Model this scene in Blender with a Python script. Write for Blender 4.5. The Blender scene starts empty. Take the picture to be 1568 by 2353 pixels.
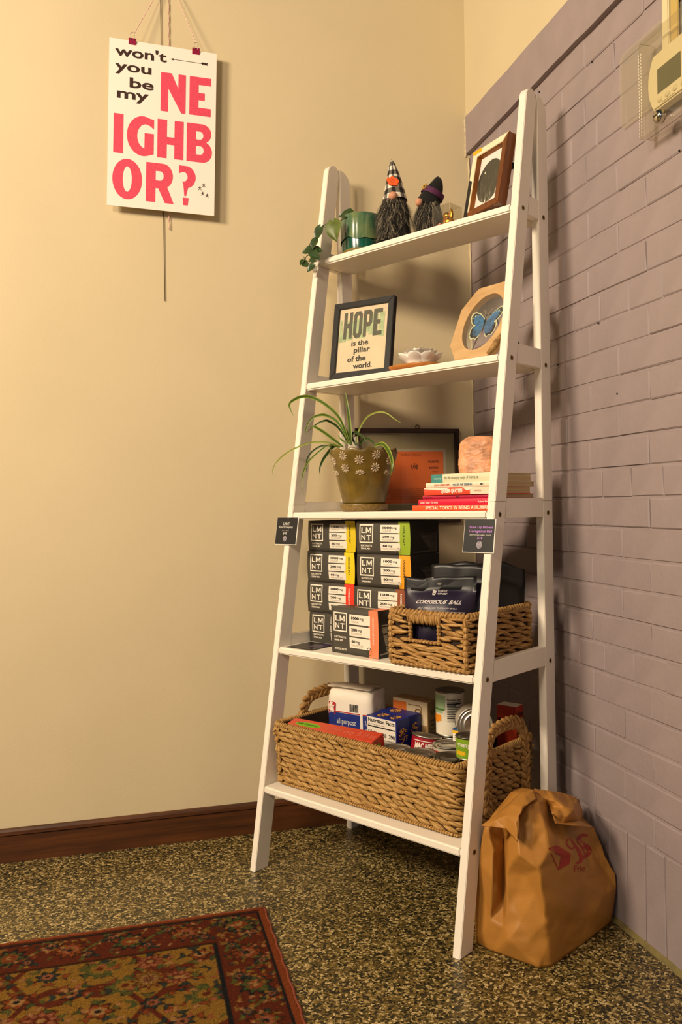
import bpy, bmesh, math, random
import numpy as np
from mathutils import Vector, Matrix, noise
from mathutils.bvhtree import BVHTree

SC = bpy.context.scene
COL = SC.collection
RND = random.Random(11)
PI = math.pi

# ------------------------------------------------------------------ camera
CAM_LOC = Vector((-1.0252, -2.3164, 0.92))
CRT = Vector((0.9673, -0.2530, -0.0179)).normalized()
CFW = Vector((0.2529, 0.9674, -0.0099)).normalized()
CFW = (CFW - CRT * CFW.dot(CRT)).normalized()
CUP = CRT.cross(CFW)
FPX = 1916.28
cam_d = bpy.data.cameras.new('camera')
cam_d.sensor_fit = 'VERTICAL'
cam_d.sensor_height = 36.0
cam_d.lens = FPX * 36.0 / 2353.0
cam_d.clip_start = 0.02
cam = bpy.data.objects.new('camera', cam_d)
COL.objects.link(cam)
m3 = Matrix((CRT, CUP, -CFW)).transposed()
cam.matrix_world = Matrix.Translation(CAM_LOC) @ m3.to_4x4()
SC.camera = cam

# ------------------------------------------------------------------ light
SC.view_settings.view_transform = 'Standard'
SC.view_settings.look = 'None'
SC.view_settings.gamma = 1.0
SC.view_settings.use_curve_mapping = False
SC.view_settings.exposure = -0.11
world = bpy.data.worlds.new('room_ambient')
SC.world = world
world.use_nodes = True
world.node_tree.nodes['Background'].inputs[0].default_value = (0.75, 0.86, 1.0, 1)
world.node_tree.nodes['Background'].inputs[1].default_value = 0.045


def area_light(name, loc, aim, size, power, col):
    ld = bpy.data.lights.new(name, 'AREA')
    ld.shape = 'DISK'
    ld.size = size
    ld.energy = power
    ld.color = col
    o = bpy.data.objects.new(name, ld)
    o.location = loc
    o.rotation_euler = (Vector(aim) - Vector(loc)).to_track_quat('-Z', 'Y').to_euler()
    COL.objects.link(o)
    return o


area_light('ceiling_lamp', (-3.30, -1.80, 2.48), (-0.5, -0.5, 0.8), 0.70, 128, (1.0, 0.80, 0.575))
area_light('ceiling_lamp', (-2.55, -2.60, 2.50), (-0.5, -0.5, 0.8), 0.60, 50, (1.0, 0.80, 0.575))
area_light('far_window', (-1.9, -5.2, 1.7), (-0.5, -0.4, 1.0), 1.3, 9, (0.75, 0.86, 1.0))

# ------------------------------------------------------------------ helpers
YAW = math.radians(-57.1626)
SO = Vector((-0.7338, -0.2284, 0.0))
SU = Vector((math.cos(YAW), math.sin(YAW), 0))
SV = Vector((-math.sin(YAW), math.cos(YAW), 0))
SW = 0.6364
SLOPE = 0.1721
ZS = [0.2083, 0.5531, 0.8992, 1.2430, 1.5860]


def S(u, v, z):
    return SO + SU * u + SV * v + Vector((0, 0, z))


def ray(px, py):
    return CFW + CRT * ((px - 784) / FPX) - CUP * ((py - 1176.5) / FPX)


def at_v(px, py, v):
    """point of the shelf-parallel plane at depth v seen at a pixel, in shelf coordinates"""
    d = ray(px, py)
    t = (SO + SV * v - CAM_LOC).dot(SV) / d.dot(SV)
    q = CAM_LOC + d * t - SO
    return Vector((q.dot(SU), q.dot(SV), q.z))


def hexc(h, a=1.0):
    h = h.lstrip('#')
    c = [int(h[i:i + 2], 16) / 255 for i in (0, 2, 4)]
    return tuple(((x / 12.92) if x <= 0.04045 else ((x + 0.055) / 1.055) ** 2.4) for x in c) + (a,)


def obj(name, me, mats=None, parent=None, smooth=False):
    if isinstance(me, bmesh.types.BMesh):
        m = bpy.data.meshes.new(name)
        me.to_mesh(m)
        me.free()
        me = m
        if mats is not None:
            for mm in (mats if isinstance(mats, (list, tuple)) else [mats]):
                me.materials.append(mm)
        if smooth:
            me.polygons.foreach_set('use_smooth', [True] * len(me.polygons))
    o = bpy.data.objects.new(name, me)
    COL.objects.link(o)
    if parent is not None:
        o.parent = parent
    return o


def tag(o, label, cat, group=None):
    o['label'] = label
    o['category'] = cat
    if group:
        o['group'] = group
    return o


def thing(name, label, cat, loc=(0, 0, 0), rot=(0, 0, 0), group=None):
    o = bpy.data.objects.new(name, None)
    o.empty_display_size = 0.02
    COL.objects.link(o)
    o.location = loc
    o.rotation_euler = rot
    return tag(o, label, cat, group)


def on_shelf(name, label, cat, u, v, z, yaw=0.0, lean=0.0, group=None):
    return thing(name, label, cat, S(u, v, z), (-lean, 0, YAW + yaw), group)


def struct(o):
    o['kind'] = 'structure'
    return o


def copy_tree(o, parent=None):
    c = o.copy()
    COL.objects.link(c)
    c.parent = parent
    for ch in list(o.children):
        copy_tree(ch, c)
    return c


def add(bm, verts, faces, mi=0, smooth=None):
    vs = [bm.verts.new(v) for v in verts]
    out = []
    for f in faces:
        try:
            fc = bm.faces.new([vs[i] for i in f])
            fc.material_index = mi
            if smooth:
                fc.smooth = True
            out.append(fc)
        except ValueError:
            pass
    return vs, out


def box(bm, x0, x1, y0, y1, z0, z1, bev=0.0, mi=0, seg=2, M=None):
    P = [(x0, y0, z0), (x1, y0, z0), (x1, y1, z0), (x0, y1, z0), (x0, y0, z1), (x1, y0, z1), (x1, y1, z1), (x0, y1, z1)]
    Fc = [(3, 2, 1, 0), (4, 5, 6, 7), (0, 1, 5, 4), (1, 2, 6, 5), (2, 3, 7, 6), (3, 0, 4, 7)]
    if M is not None:
        P = [M @ Vector(p) for p in P]
    vs, fs = add(bm, P, Fc, mi)
    if bev > 0:
        ed = list({e for f in fs for e in f.edges})
        bmesh.ops.bevel(bm, geom=ed, offset=bev, segments=seg, affect='EDGES', clamp_overlap=True)
    return vs


def prism(bm, poly, y0, y1, mi=0, bev=0.0, axis='y'):
    """poly in (x,z) extruded along y (or (y,z) along x with axis='x')"""
    n = len(poly)
    if axis == 'y':
        P = [(a, y0, b) for a, b in poly] + [(a, y1, b) for a, b in poly]
    elif axis == 'x':
        P = [(y0, a, b) for a, b in poly] + [(y1, a, b) for a, b in poly]
    else:
        P = [(a, b, y0) for a, b in poly] + [(a, b, y1) for a, b in poly]
    Fc = [tuple(range(n)), tuple(range(2 * n - 1, n - 1, -1))]
    Fc += [(i, n + i, n + (i + 1) % n, (i + 1) % n) for i in range(n)]
    vs, fs = add(bm, P, Fc, mi)
    bmesh.ops.recalc_face_normals(bm, faces=fs)
    if bev > 0:
        ed = list({e for f in fs[:2] for e in f.edges})
        bmesh.ops.bevel(bm, geom=ed, offset=bev, segments=2, affect='EDGES', clamp_overlap=True)
    return fs


def lathe(bm, prof, n=32, mi=0, cx=0, cy=0, smooth=True, wob=None):
    """prof list of (r,z), closed at r=0 ends"""
    rings = []
    for (r, z) in prof:
        if r < 1e-6:
            rings.append([bm.verts.new((cx, cy, z))])
        else:
            ring = []
            for i in range(n):
                a = 2 * PI * i / n
                rr, zz = (r, z) if wob is None else wob(a, r, z)
                ring.append(bm.verts.new((cx + rr * math.cos(a), cy + rr * math.sin(a), zz)))
            rings.append(ring)
    for A, B in zip(rings, rings[1:]):
        for i in range(n):
            j = (i + 1) % n
            if len(A) == 1 and len(B) == 1:
                continue
            if len(A) == 1:
                f = bm.faces.new((A[0], B[j], B[i]))
            elif len(B) == 1:
                f = bm.faces.new((A[i], A[j], B[0]))
            else:
                f = bm.faces.new((A[i], A[j], B[j], B[i]))
            f.material_index = mi
            f.smooth = smooth
    return rings


def tube(bm, pts, rad, n=8, mi=0, cap=True):
    pts = [Vector(p) for p in pts]
    rings = []
    ref = None
    for i, p in enumerate(pts):
        t = (pts[min(i + 1, len(pts) - 1)] - pts[max(i - 1, 0)])
        t = t.normalized() if t.length > 1e-9 else Vector((0, 0, 1))
        if ref is None:
            ref = t.orthogonal().normalized()
        ref = (ref - t * ref.dot(t))
        ref = ref.normalized() if ref.length > 1e-6 else t.orthogonal().normalized()
        b = t.cross(ref)
        r = rad[i] if isinstance(rad, (list, tuple)) else rad
        rings.append([bm.verts.new(p + ref * (r * math.cos(2 * PI * k / n)) + b * (r * math.sin(2 * PI * k / n))) for k in range(n)])
    for A, B in zip(rings, rings[1:]):
        for k in range(n):
            f = bm.faces.new((A[k], A[(k + 1) % n], B[(k + 1) % n], B[k]))
            f.material_index = mi
            f.smooth = True
    if cap:
        for r_ in (rings[0][::-1], rings[-1]):
            try:
                bm.faces.new(r_).material_index = mi
            except ValueError:
                pass


def ellipsoid(bm, c, r, n=12, m=8, mi=0, M=None, power=1.0):
    c = Vector(c)
    rings = []
    for j in range(m + 1):
        th = PI * j / m
        z = -math.cos(th)
        s = math.sin(th) ** power
        if j in (0, m):
            ps = [Vector((0, 0, z * r[2]))]
        else:
            ps = [Vector((r[0] * s * math.cos(2 * PI * i / n), r[1] * s * math.sin(2 * PI * i / n), z * r[2])) for i in range(n)]
        if M is not None:
            ps = [M @ p for p in ps]
        rings.append([bm.verts.new(c + p) for p in ps])
    for A, B in zip(rings, rings[1:]):
        for i in range(n):
            j = (i + 1) % n
            if len(A) == 1:
                f = bm.faces.new((A[0], B[j], B[i]))
            elif len(B) == 1:
                f = bm.faces.new((A[i], A[j], B[0]))
            else:
                f = bm.faces.new((A[i], A[j], B[j], B[i]))
            f.smooth = True
            f.material_index = mi


def smooth_path(pts, k=6):
    P = [Vector(p) for p in pts]
    P = [P[0] * 2 - P[1]] + P + [P[-1] * 2 - P[-2]]
    out = []
    for i in range(1, len(P) - 2):
        p0, p1, p2, p3 = P[i - 1:i + 3]
        for s in range(k):
            t = s / k
            out.append(0.5 * ((2 * p1) + (p2 - p0) * t + (2 * p0 - 5 * p1 + 4 * p2 - p3) * t * t + (3 * p1 - p0 - 3 * p2 + p3) * t ** 3))
    out.append(P[-2])
    return out


# ---- lettering: flat meshes made from Blender's own font, fitted to a box
_TXT = {}


def text_geo(s, bold=0.0):
    key = (s, bold)
    if key not in _TXT:
        cu = bpy.data.curves.new('t', 'FONT')
        cu.body = s
        cu.offset = bold
        cu.resolution_u = 3
        cu.fill_mode = 'BOTH' if hasattr(cu, 'fill_mode') else cu.fill_mode
        ob = bpy.data.objects.new('t', cu)
        me = ob.to_mesh()
        vs = np.array([v.co[:2] for v in me.vertices]) if len(me.vertices) else np.zeros((0, 2))
        fs = [tuple(p.vertices) for p in me.polygons]
        ob.to_mesh_clear()
        bpy.data.objects.remove(ob)
        bpy.data.curves.remove(cu)
        if len(vs):
            lo = vs.min(0)
            hi = vs.max(0)
            vs = (vs - lo) / np.maximum(hi - lo, 1e-6)
        _TXT[key] = (vs, fs)
    return _TXT[key]


def poly_geo(loops):
    """flat filled outline with holes (even-odd) as (verts, faces)"""
    cu = bpy.data.curves.new('g', 'CURVE')
    cu.dimensions = '2D'
    cu.fill_mode = 'BOTH'
    for lp in loops:
        sp = cu.splines.new('POLY')
        sp.points.add(len(lp) - 1)
        for pt, (x, y) in zip(sp.points, lp):
            pt.co = (x, y, 0, 1)
        sp.use_cyclic_u = True
    ob = bpy.data.objects.new('g', cu)
    me = ob.to_mesh()
    vs = np.array([v.co[:2] for v in me.vertices])
    fs = [tuple(p.vertices) for p in me.polygons]
    ob.to_mesh_clear()
    bpy.data.objects.remove(ob)
    bpy.data.curves.remove(cu)
    return vs, fs


def flat(bm, geo, fn, mi=0):
    vs, fs = geo
    if len(vs):
        add(bm, [fn(float(x), float(y)) for x, y in vs], fs, mi)


def text(bm, s, x0, z0, x1, z1, y=0.0, bold=0.0, rot=0, shear=0.0, mi=0):
    """lettering on a face looking to -y, fitted to x0..x1, z0..z1; rot=1 reads downwards"""
    def fn(a, b):
        if rot == 1:
            a, b = b, 1 - a
        return (x0 + (x1 - x0) * (a + shear * b), y, z0 + (z1 - z0) * b)
    flat(bm, text_geo(s, bold), fn, mi)


def rect(bm, x0, z0, x1, z1, y=0.0, mi=0):
    add(bm, [(x0, y, z0), (x1, y, z0), (x1, y, z1), (x0, y, z1)], [(0, 1, 2, 3)], mi)


# ---- materials
def mat(name, col, rough=0.5, metal=0.0, nscale=0, namp=0.0, bump=0.0, bscale=60, spec=0.5, coat=0.0, sss=0.0, sheen=0.0):
    m = bpy.data.materials.new(name)
    m.use_nodes = True
    nt = m.node_tree
    b = nt.nodes['Principled BSDF']
    c = hexc(col) if isinstance(col, str) else tuple(col) + ((1,) if len(col) == 3 else ())
    b.inputs['Base Color'].default_value = c
    b.inputs['Roughness'].default_value = rough
    b.inputs['Metallic'].default_value = metal
    b.inputs['Specular IOR Level'].default_value = spec
    b.inputs['Coat Weight'].default_value = coat
    if sheen:
        b.inputs['Sheen Weight'].default_value = sheen
    if sss:
        b.inputs['Subsurface Weight'].default_value = sss
        b.inputs['Subsurface Radius'].default_value = (0.03, 0.012, 0.006)
        b.inputs['Subsurface Scale'].default_value = 0.6
    if nscale or bump:
        tc = nt.nodes.new('ShaderNodeTexCoord')
    if nscale:
        nz = nt.nodes.new('ShaderNodeTexNoise')
        nz.inputs['Scale'].default_value = nscale
        nz.inputs['Detail'].default_value = 5
        cr = nt.nodes.new('ShaderNodeValToRGB')
        cr.color_ramp.elements[0].position = 0.3
        cr.color_ramp.elements[1].position = 0.7
        cr.color_ramp.elements[0].color = tuple(x * (1 - namp) for x in c[:3]) + (1,)
        cr.color_ramp.elements[1].color = tuple(min(1, x * (1 + namp)) for x in c[:3]) + (1,)
        nt.links.new(tc.outputs['Object'], nz.inputs['Vector'])
        nt.links.new(nz.outputs['Fac'], cr.inputs['Fac'])
        nt.links.new(cr.outputs['Color'], b.inputs['Base Color'])
    if bump:
        n2 = nt.nodes.new('ShaderNodeTexNoise')
        n2.inputs['Scale'].default_value = bscale
        n2.inputs['Detail'].default_value = 4
        bp = nt.nodes.new('ShaderNodeBump')
        bp.inputs['Strength'].default_value = bump
        bp.inputs['Distance'].default_value = 0.002
        nt.links.new(tc.outputs['Object'], n2.inputs['Vector'])
        nt.links.new(n2.outputs['Fac'], bp.inputs['Height'])
        nt.links.new(bp.outputs['Normal'], b.inputs['Normal'])
    return m


def stretch_mat(name, c0, c1, scale, rough=0.5, coord='Object', bump=0.0, extra=None):
    """streaky two-tone material: noise stretched by the vector scale"""
    m = mat(name, c0, rough)
    nt = m.node_tree
    b = nt.nodes['Principled BSDF']
    tc = nt.nodes.new('ShaderNodeTexCoord')
    mp = nt.nodes.new('ShaderNodeMapping')
    mp.inputs['Scale'].default_value = scale
    nz = nt.nodes.new('ShaderNodeTexNoise')
    nz.inputs['Scale'].default_value = 1.0
    nz.inputs['Detail'].default_value = 6
    nz.inputs['Roughness'].default_value = 0.6
    cr = nt.nodes.new('ShaderNodeValToRGB')
    cr.color_ramp.elements[0].position = 0.32
    cr.color_ramp.elements[1].position = 0.68
    cr.color_ramp.elements[0].color = hexc(c0)
    cr.color_ramp.elements[1].color = hexc(c1)
    nt.links.new(tc.outputs[coord], mp.inputs['Vector'])
    nt.links.new(mp.outputs['Vector'], nz.inputs['Vector'])
    nt.links.new(nz.outputs['Fac'], cr.inputs['Fac'])
    nt.links.new(cr.outputs['Color'], b.inputs['Base Color'])
    if bump:
        bp = nt.nodes.new('ShaderNodeBump')
        bp.inputs['Strength'].default_value = bump
        bp.inputs['Distance'].default_value = 0.001
        nt.links.new(nz.outputs['Fac'], bp.inputs['Height'])
        nt.links.new(bp.outputs['Normal'], b.inputs['Normal'])
    return m


def glass_mat(name, tint=(1, 1, 1), ior=1.45, haze=0.0):
    m = bpy.data.materials.new(name)
    m.use_nodes = True
    nt = m.node_tree
    nt.nodes.clear()
    out = nt.nodes.new('ShaderNodeOutputMaterial')
    tr = nt.nodes.new('ShaderNodeBsdfTransparent')
    tr.inputs['Color'].default_value = tuple(tint) + (1,)
    gl = nt.nodes.new('ShaderNodeBsdfGlossy')
    gl.inputs['Roughness'].default_value = 0.03
    lw = nt.nodes.new('ShaderNodeLayerWeight')
    lw.inputs['Blend'].default_value = 0.5
    pw = nt.nodes.new('ShaderNodeMath')
    pw.operation = 'POWER'
    pw.inputs[1].default_value = 5.0
    nt.links.new(lw.outputs['Facing'], pw.inputs[0])
    fr = nt.nodes.new('ShaderNodeMath')
    fr.operation = 'MULTIPLY_ADD'
    fr.inputs[1].default_value = 0.75
    fr.inputs[2].default_value = ((ior - 1) / (ior + 1)) ** 2
    nt.links.new(pw.outputs[0], fr.inputs[0])
    mx = nt.nodes.new('ShaderNodeMixShader')
    nt.links.new(fr.outputs[0], mx.inputs[0])
    nt.links.new(tr.outputs[0], mx.inputs[1])
    nt.links.new(gl.outputs[0], mx.inputs[2])
    last = mx
    if haze:
        df = nt.nodes.new('ShaderNodeBsdfDiffuse')
        df.inputs['Color'].default_value = (0.8, 0.78, 0.7, 1)
        m2 = nt.nodes.new('ShaderNodeMixShader')
        m2.inputs[0].default_value = haze
        nt.links.new(mx.outputs[0], m2.inputs[1])
        nt.links.new(df.outputs[0], m2.inputs[2])
        last = m2
    nt.links.new(last.outputs[0], out.inputs[0])
    return m


M_WHITE = mat('white_lacquer', '#efe7d8', 0.38, nscale=9, namp=0.03)
M_CREAM = mat('cream_wall_paint', '#d3c39e', 0.75, nscale=3, namp=0.03, bump=0.12, bscale=220)
M_PURPLE = mat('lavender_wall_paint', '#988a8a', 0.62, nscale=14, namp=0.06, bump=0.35, bscale=90)
M_PRINTW = mat('white_print', '#ece6da', 0.6)
M_PRINTK = mat('black_print', '#15130f', 0.6)
M_GREYPR = mat('grey_print', '#8b867c', 0.6)
M_BLACK = mat('black_plastic', '#0b0a09', 0.4)
M_STEEL = mat('steel', '#b9b6ae', 0.28, 1.0)
M_GLASS = glass_mat('clear_glass')
M_ACRYL = glass_mat('clear_acrylic', (0.97, 0.96, 0.92), 1.49, 0.02)

# ================================================================== SETTING
WY = 0.012            # plane of the cream wall


def build_setting():
    bm = bmesh.new()
    box(bm, -3.6, 0.12, WY, WY + 0.12, 0.0, 2.75)
    struct(obj('wall_left', bm, M_CREAM))

    # terrazzo floor: stone chips flush in a ground surface
    m = mat('terrazzo', '#8f7a4c', 0.34, spec=0.45)
    nt = m.node_tree
    b = nt.nodes['Principled BSDF']
    tc = nt.nodes.new('ShaderNodeTexCoord')
    wn = nt.nodes.new('ShaderNodeTexNoise')
    wn.inputs['Scale'].default_value = 90
    mixv = nt.nodes.new('ShaderNodeMixRGB')
    mixv.inputs['Fac'].default_value = 0.012
    nt.links.new(tc.outputs['Object'], mixv.inputs['Color1'])
    nt.links.new(wn.outputs['Color'], mixv.inputs['Color2'])
    nt.links.new(tc.outputs['Object'], wn.inputs['Vector'])
    vo = nt.nodes.new('ShaderNodeTexVoronoi')
    vo.inputs['Scale'].default_value = 215
    vo.inputs['Randomness'].default_value = 1.0
    nt.links.new(mixv.outputs['Color'], vo.inputs['Vector'])
    sp = nt.nodes.new('ShaderNodeSeparateColor')
    nt.links.new(vo.outputs['Color'], sp.inputs['Color'])
    cr = nt.nodes.new('ShaderNodeValToRGB')
    cr.color_ramp.interpolation = 'CONSTANT'
    els = [(0.0, '#14150f'), (0.13, '#24241b'), (0.25, '#3a321a'), (0.37, '#5c4923'), (0.50, '#7b6737'), (0.66, '#a28d5b'), (0.80, '#5f502b'), (0.90, '#c0ab79')]
    ce = cr.color_ramp.elements
    while len(ce) < len(els):
        ce.new(0.5)
    for e, (p, c) in zip(ce, els):
        e.position = p
    for e, (p, c) in zip(ce, els):
        e.color = hexc(c)
    nt.links.new(sp.outputs[0], cr.inputs['Fac'])
    ve = nt.nodes.new('ShaderNodeTexVoronoi')
    ve.feature = 'DISTANCE_TO_EDGE'
    ve.inputs['Scale'].default_value = 215
    nt.links.new(mixv.outputs['Color'], ve.inputs['Vector'])
    gt = nt.nodes.new('ShaderNodeMath')
    gt.operation = 'LESS_THAN'
    gt.inputs[1].default_value = 0.035
    nt.links.new(ve.outputs['Distance'], gt.inputs[0])
    mx = nt.nodes.new('ShaderNodeMixRGB')
    mx.inputs['Color2'].default_value = hexc('#4e4427')
    nt.links.new(gt.outputs[0], mx.inputs['Fac'])
    nt.links.new(cr.outputs['Color'], mx.inputs['Color1'])
    nt.links.new(mx.outputs['Color'], b.inputs['Base Color'])
    bm = bmesh.new()
    box(bm, -3.6, 0.12, -4.2, WY + 0.12, -0.06, 0.0)
    struct(obj('floor', bm, m))

    # stained wood baseboard with its moulded cap
    mw = stretch_mat('baseboard_wood', '#331a08', '#613512', (3, 40, 60), 0.45)
    bm = bmesh.new()
    prism(bm, [(WY, 0.0), (0.0, 0.0), (-0.0005, 0.068), (0.003, 0.0685), (0.003, 0.071), (-0.001, 0.0715), (-0.0005, 0.080), (0.004, 0.0855), (WY, 0.0865)], -3.6, 0.0, axis='x')
    struct(obj('baseboard_left', bm, mw))

    # right wall: mortar slab and painted bricks
    bm = bmesh.new()
    box(bm, 0.0027, 0.12, -4.2, WY, 0.0, 1.965)
    wall = struct(obj('wall_right', bm, M_PURPLE))
    cache = {}
    mats = [M_PURPLE]

    def brick(y0, y1, z0, z1):
        key = (round(y1 - y0, 3), round(z1 - z0, 3), RND.randint(0, 2))
        if key not in cache:
            bmb = bmesh.new()
            hw = (key[0]) / 2
            hh = (key[1]) / 2
            box(bmb, 0.0, 0.02, -hw, hw, -hh, hh, 0.0022, seg=1)
            for vv in bmb.verts:
                if vv.co.x < 0.01:
                    vv.co += Vector((RND.uniform(-.0004, .0004), RND.uniform(-.0012, .0012), RND.uniform(-.0012, .0012)))
            me = bpy.data.meshes.new('brick')
            bmb.to_mesh(me)
            bmb.free()
            me.materials.append(M_PURPLE)
            cache[key] = me
        o = obj('brick', cache[key], parent=wall)
        o.location = (RND.uniform(-0.0011, 0.0009), (y0 + y1) / 2, (z0 + z1) / 2)
        o.rotation_euler = (RND.uniform(-.003, .003), RND.uniform(-.006, .006), RND.uniform(-.004, .004))

    RH = 0.0645
    J = 0.0042
    yend = -1.32
    # soldier course on the floor
    y = -0.0004
    base = -0.7554
    edges = [base + 0.0642 * k for k in range(-12, 13)]
    edges = sorted([e for e in edges if yend < e < -0.01] + [0.0], reverse=True)
    for a, c in zip(edges, edges[1:]):
        if a - c > 0.012:
            brick(c + J * .3, a - J * .3, 0.0, 0.2125 - J)
    for k in range(-11, 16):
        z0 = 0.922 + RH * k
        z1 = z0 + RH
        if k % 6 == 0:
            ed = [-0.5737 - 0.1080 * i for i in range(-6, 9)]
        elif k % 2:
            ed = [-0.6355 - 0.2175 * i for i in range(-4, 6)]
        else:
            ed = [-0.5345 - 0.2175 * i for i in range(-4, 6)]
        ed = sorted([e + RND.uniform(-.003, .003) for e in ed if yend < e < -0.01] + [0.0], reverse=True)
        for a, c in zip(ed, ed[1:]):
            if a - c > 0.015:
                brick(c + J * .3, a - J * .3, z0 + J / 2 + RND.uniform(0, .0008), z1 - J / 2 - RND.uniform(0, .0008))
    mh = mat('nail_hole', '#1a120c', 0.9)
    for px, py in ((1375, 742), (1562, 346), (1240, 211), (1283, 838), (1361, 142), (1419, 905), (1364, 1061)):
        d = ray(px, py)
        p = CAM_LOC + d * ((0.0 - CAM_LOC.x) / d.x)
        bmh = bmesh.new()
        ellipsoid(bmh, (0, 0, 0), (.0012, .0028, .0022), 8, 5)
        o = obj('nail_hole', bmh, mh, wall)
        o.location = (-.0004, p.y, p.z)
    # projecting band above the bricks
    bm = bmesh.new()
    n = 60
    top = []
    for i in range(n + 1):
        y = 0.011 - 3.4 * i / n
        top.append((y, 2.0695 + 0.004 * noise.noise((y * 9, 0, 0)) + 0.0025 * noise.noise((y * 40, 3, 0))))
    bot = [(y, 1.9595 + 0.003 * noise.noise((y * 11, 7, 0))) for y, z in top]
    P = [(-0.011, y, z) for y, z in top] + [(-0.011, y, z) for y, z in bot] + [(0.10, y, z) for y, z in top] + [(0.10, y, z) for y, z in bot]
    k = n + 1
    Fc = []
    for i in range(n):
        Fc += [(i, i + 1, k + i + 1, k + i), (i, 2 * k + i, 2 * k + i + 1, i + 1), (k + i, k + i + 1, 3 * k + i + 1, 3 * k + i)]
    Fc += [(0, k, 3 * k, 2 * k), (n, 2 * k + n, 3 * k + n, k + n)]
    add(bm, P, Fc)
    bmesh.ops.recalc_face_normals(bm, faces=bm.faces)
    struct(obj('trim_1', bm, M_PURPLE))
    bm = bmesh.new()
    box(bm, -0.0085, 0.12, -4.2, WY, 2.05, 2.75)
    struct(obj('wall_right_upper', bm, M_CREAM))
    # ragged bead of caulk where the two walls meet
    bm = bmesh.new()
    pts = [(-0.001 + RND.uniform(-.0012, .0012), WY - 0.001, 0.10 + 1.85 * i / 90) for i in range(91)]
    tube(bm, pts, [0.0022 + RND.uniform(-.0009, .0015) for _ in pts], 6)
    struct(obj('trim_2', bm, M_CREAM))
    bm = bmesh.new()
    pts = [(-0.011 + RND.uniform(-.0016, .0016), WY - 0.001, 1.95 + 0.13 * i / 30) for i in range(31)]
    tube(bm, pts, [0.0026 + RND.uniform(-.0012, .0018) for _ in pts], 6)
    struct(obj('trim_3', bm, M_CREAM))
    # thin line of grout along the purple wall's foot
    bm = bmesh.new()
    prism(bm, [(-0.010, 0.0), (0.002, 0.0), (0.002, 0.009), (-0.001, 0.008)], -1.4, 0.0)
    for v in bm.verts:
        x, y, z = v.co
        v.co = (x, y, z)
    struct(obj('baseboard_right', bm, mat('floor_grout', '#75683c', 0.8, nscale=40, namp=0.2)))


build_setting()


# ================================================================== LADDER SHELF
def build_shelf():
    root = thing('ladder_shelf', 'tall white wooden five-tier leaning ladder shelf standing across the corner', 'shelf', SO, (0, 0, YAW))
    TU, DF, VR, DR, TH, SH, H = 0.0190, 0.0447, 0.3640, 0.0440, 0.0177, 0.0445, 1.8614
    zsplit = 0.9185

    def legs(u0, u1):
        # front leg profiles in (v,z)
        def fr(z0, z1, rounded):
            p = [(SLOPE * z0, z0), (SLOPE * z0 + DF, z0)]
            if not rounded:
                return p + [(SLOPE * z1 + DF, z1), (SLOPE * z1, z1)]
            out = p
            r = DF * 0.62
            zb = z1 - r
            vb = SLOPE * zb
            for i in range(9):     # back quarter
                a = PI / 2 * i / 8
                out.append((vb + DF - 0.38 * DF * (1 - math.cos(a)), zb + r * math.sin(a)))
            for i in range(1, 9):
                a = PI / 2 * i / 8
                out.append((vb + r - r * math.sin(a) - 0.0 + SLOPE * 0.0, zb + r * math.cos(a)))
            return out

        def rear(z0, z1, rounded):
            p = [(VR, z0), (VR + DR, z0)]
            if not rounded:
                return p + [(VR + DR, z1), (VR, z1)]
            r = DR * 0.95
            out = p
            for i in range(11):
                a = PI / 2 * i / 10
                out.append((VR + DR - r + r * math.cos(a), z1 - r + r * math.sin(a)))
            out.append((VR, z1))
            return out
        for nm, poly in (('lower_leg', fr(0, zsplit - .0004, False)), ('upper_leg', fr(zsplit + .0004, H, True)),
                         ('lower_leg', rear(0, zsplit - .0004, False)), ('upper_leg', rear(zsplit + .0004, H - 0.005, True))):
            bm = bmesh.new()
            prism(bm, poly, u0, u1, axis='x', bev=0.0012)
            obj(nm, bm, M_WHITE, root)
    legs(0, TU)
    legs(SW - TU, SW)
    for z in ZS:
        bm = bmesh.new()
        v0 = SLOPE * (z - TH / 2) - 0.0005
        box(bm, TU + 0.0004, SW - TU - 0.0004, v0, VR + DR - 0.006, z - TH, z, 0.0035, seg=3)
        obj('shelf_board', bm, M_WHITE, root)
        zb = z - TH
        zt = zb + SH
        for u0 in (0.0005, SW - TU + 0.0005):
            bm = bmesh.new()
            prism(bm, [(SLOPE * zb + DF + .0003, zb), (VR - .0003, zb), (VR - .0003, zt), (SLOPE * zt + DF + .0003, zt)], u0, u0 + TU - 0.001, axis='x', bev=0.001)
            obj('side_rail', bm, M_WHITE, root)
    # recessed screws on both outer faces
    ms = mat('brass_screw', '#7d6a3c', 0.35, 0.9)
    mh = mat('screw_hole', '#1b1209', 0.8)
    bm = bmesh.new()
    lathe(bm, [(0.0, 0.0003), (0.0030, 0.0003), (0.0045, 0.0009), (0.0056, 0.0006), (0.0056, -0.001)], 18)
    for f in bm.faces:
        if f.calc_center_median().xy.length < 0.0032:
            f.material_index = 1
    me = bpy.data.meshes.new('screw')
    bm.to_mesh(me)
    bm.free()
    me.materials.append(ms)
    me.materials.append(mh)
    for z in ZS:
        hz = z - 0.0085
        for v in (SLOPE * hz + DF / 2, VR + DR / 2):
            for u, ry in ((SW, PI / 2), (0.0, -PI / 2)):
                o = obj('screw', me, parent=root)
                o.location = (u, v, hz)
                o.rotation_euler = (0, ry, 0)
    return root


build_shelf()


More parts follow.
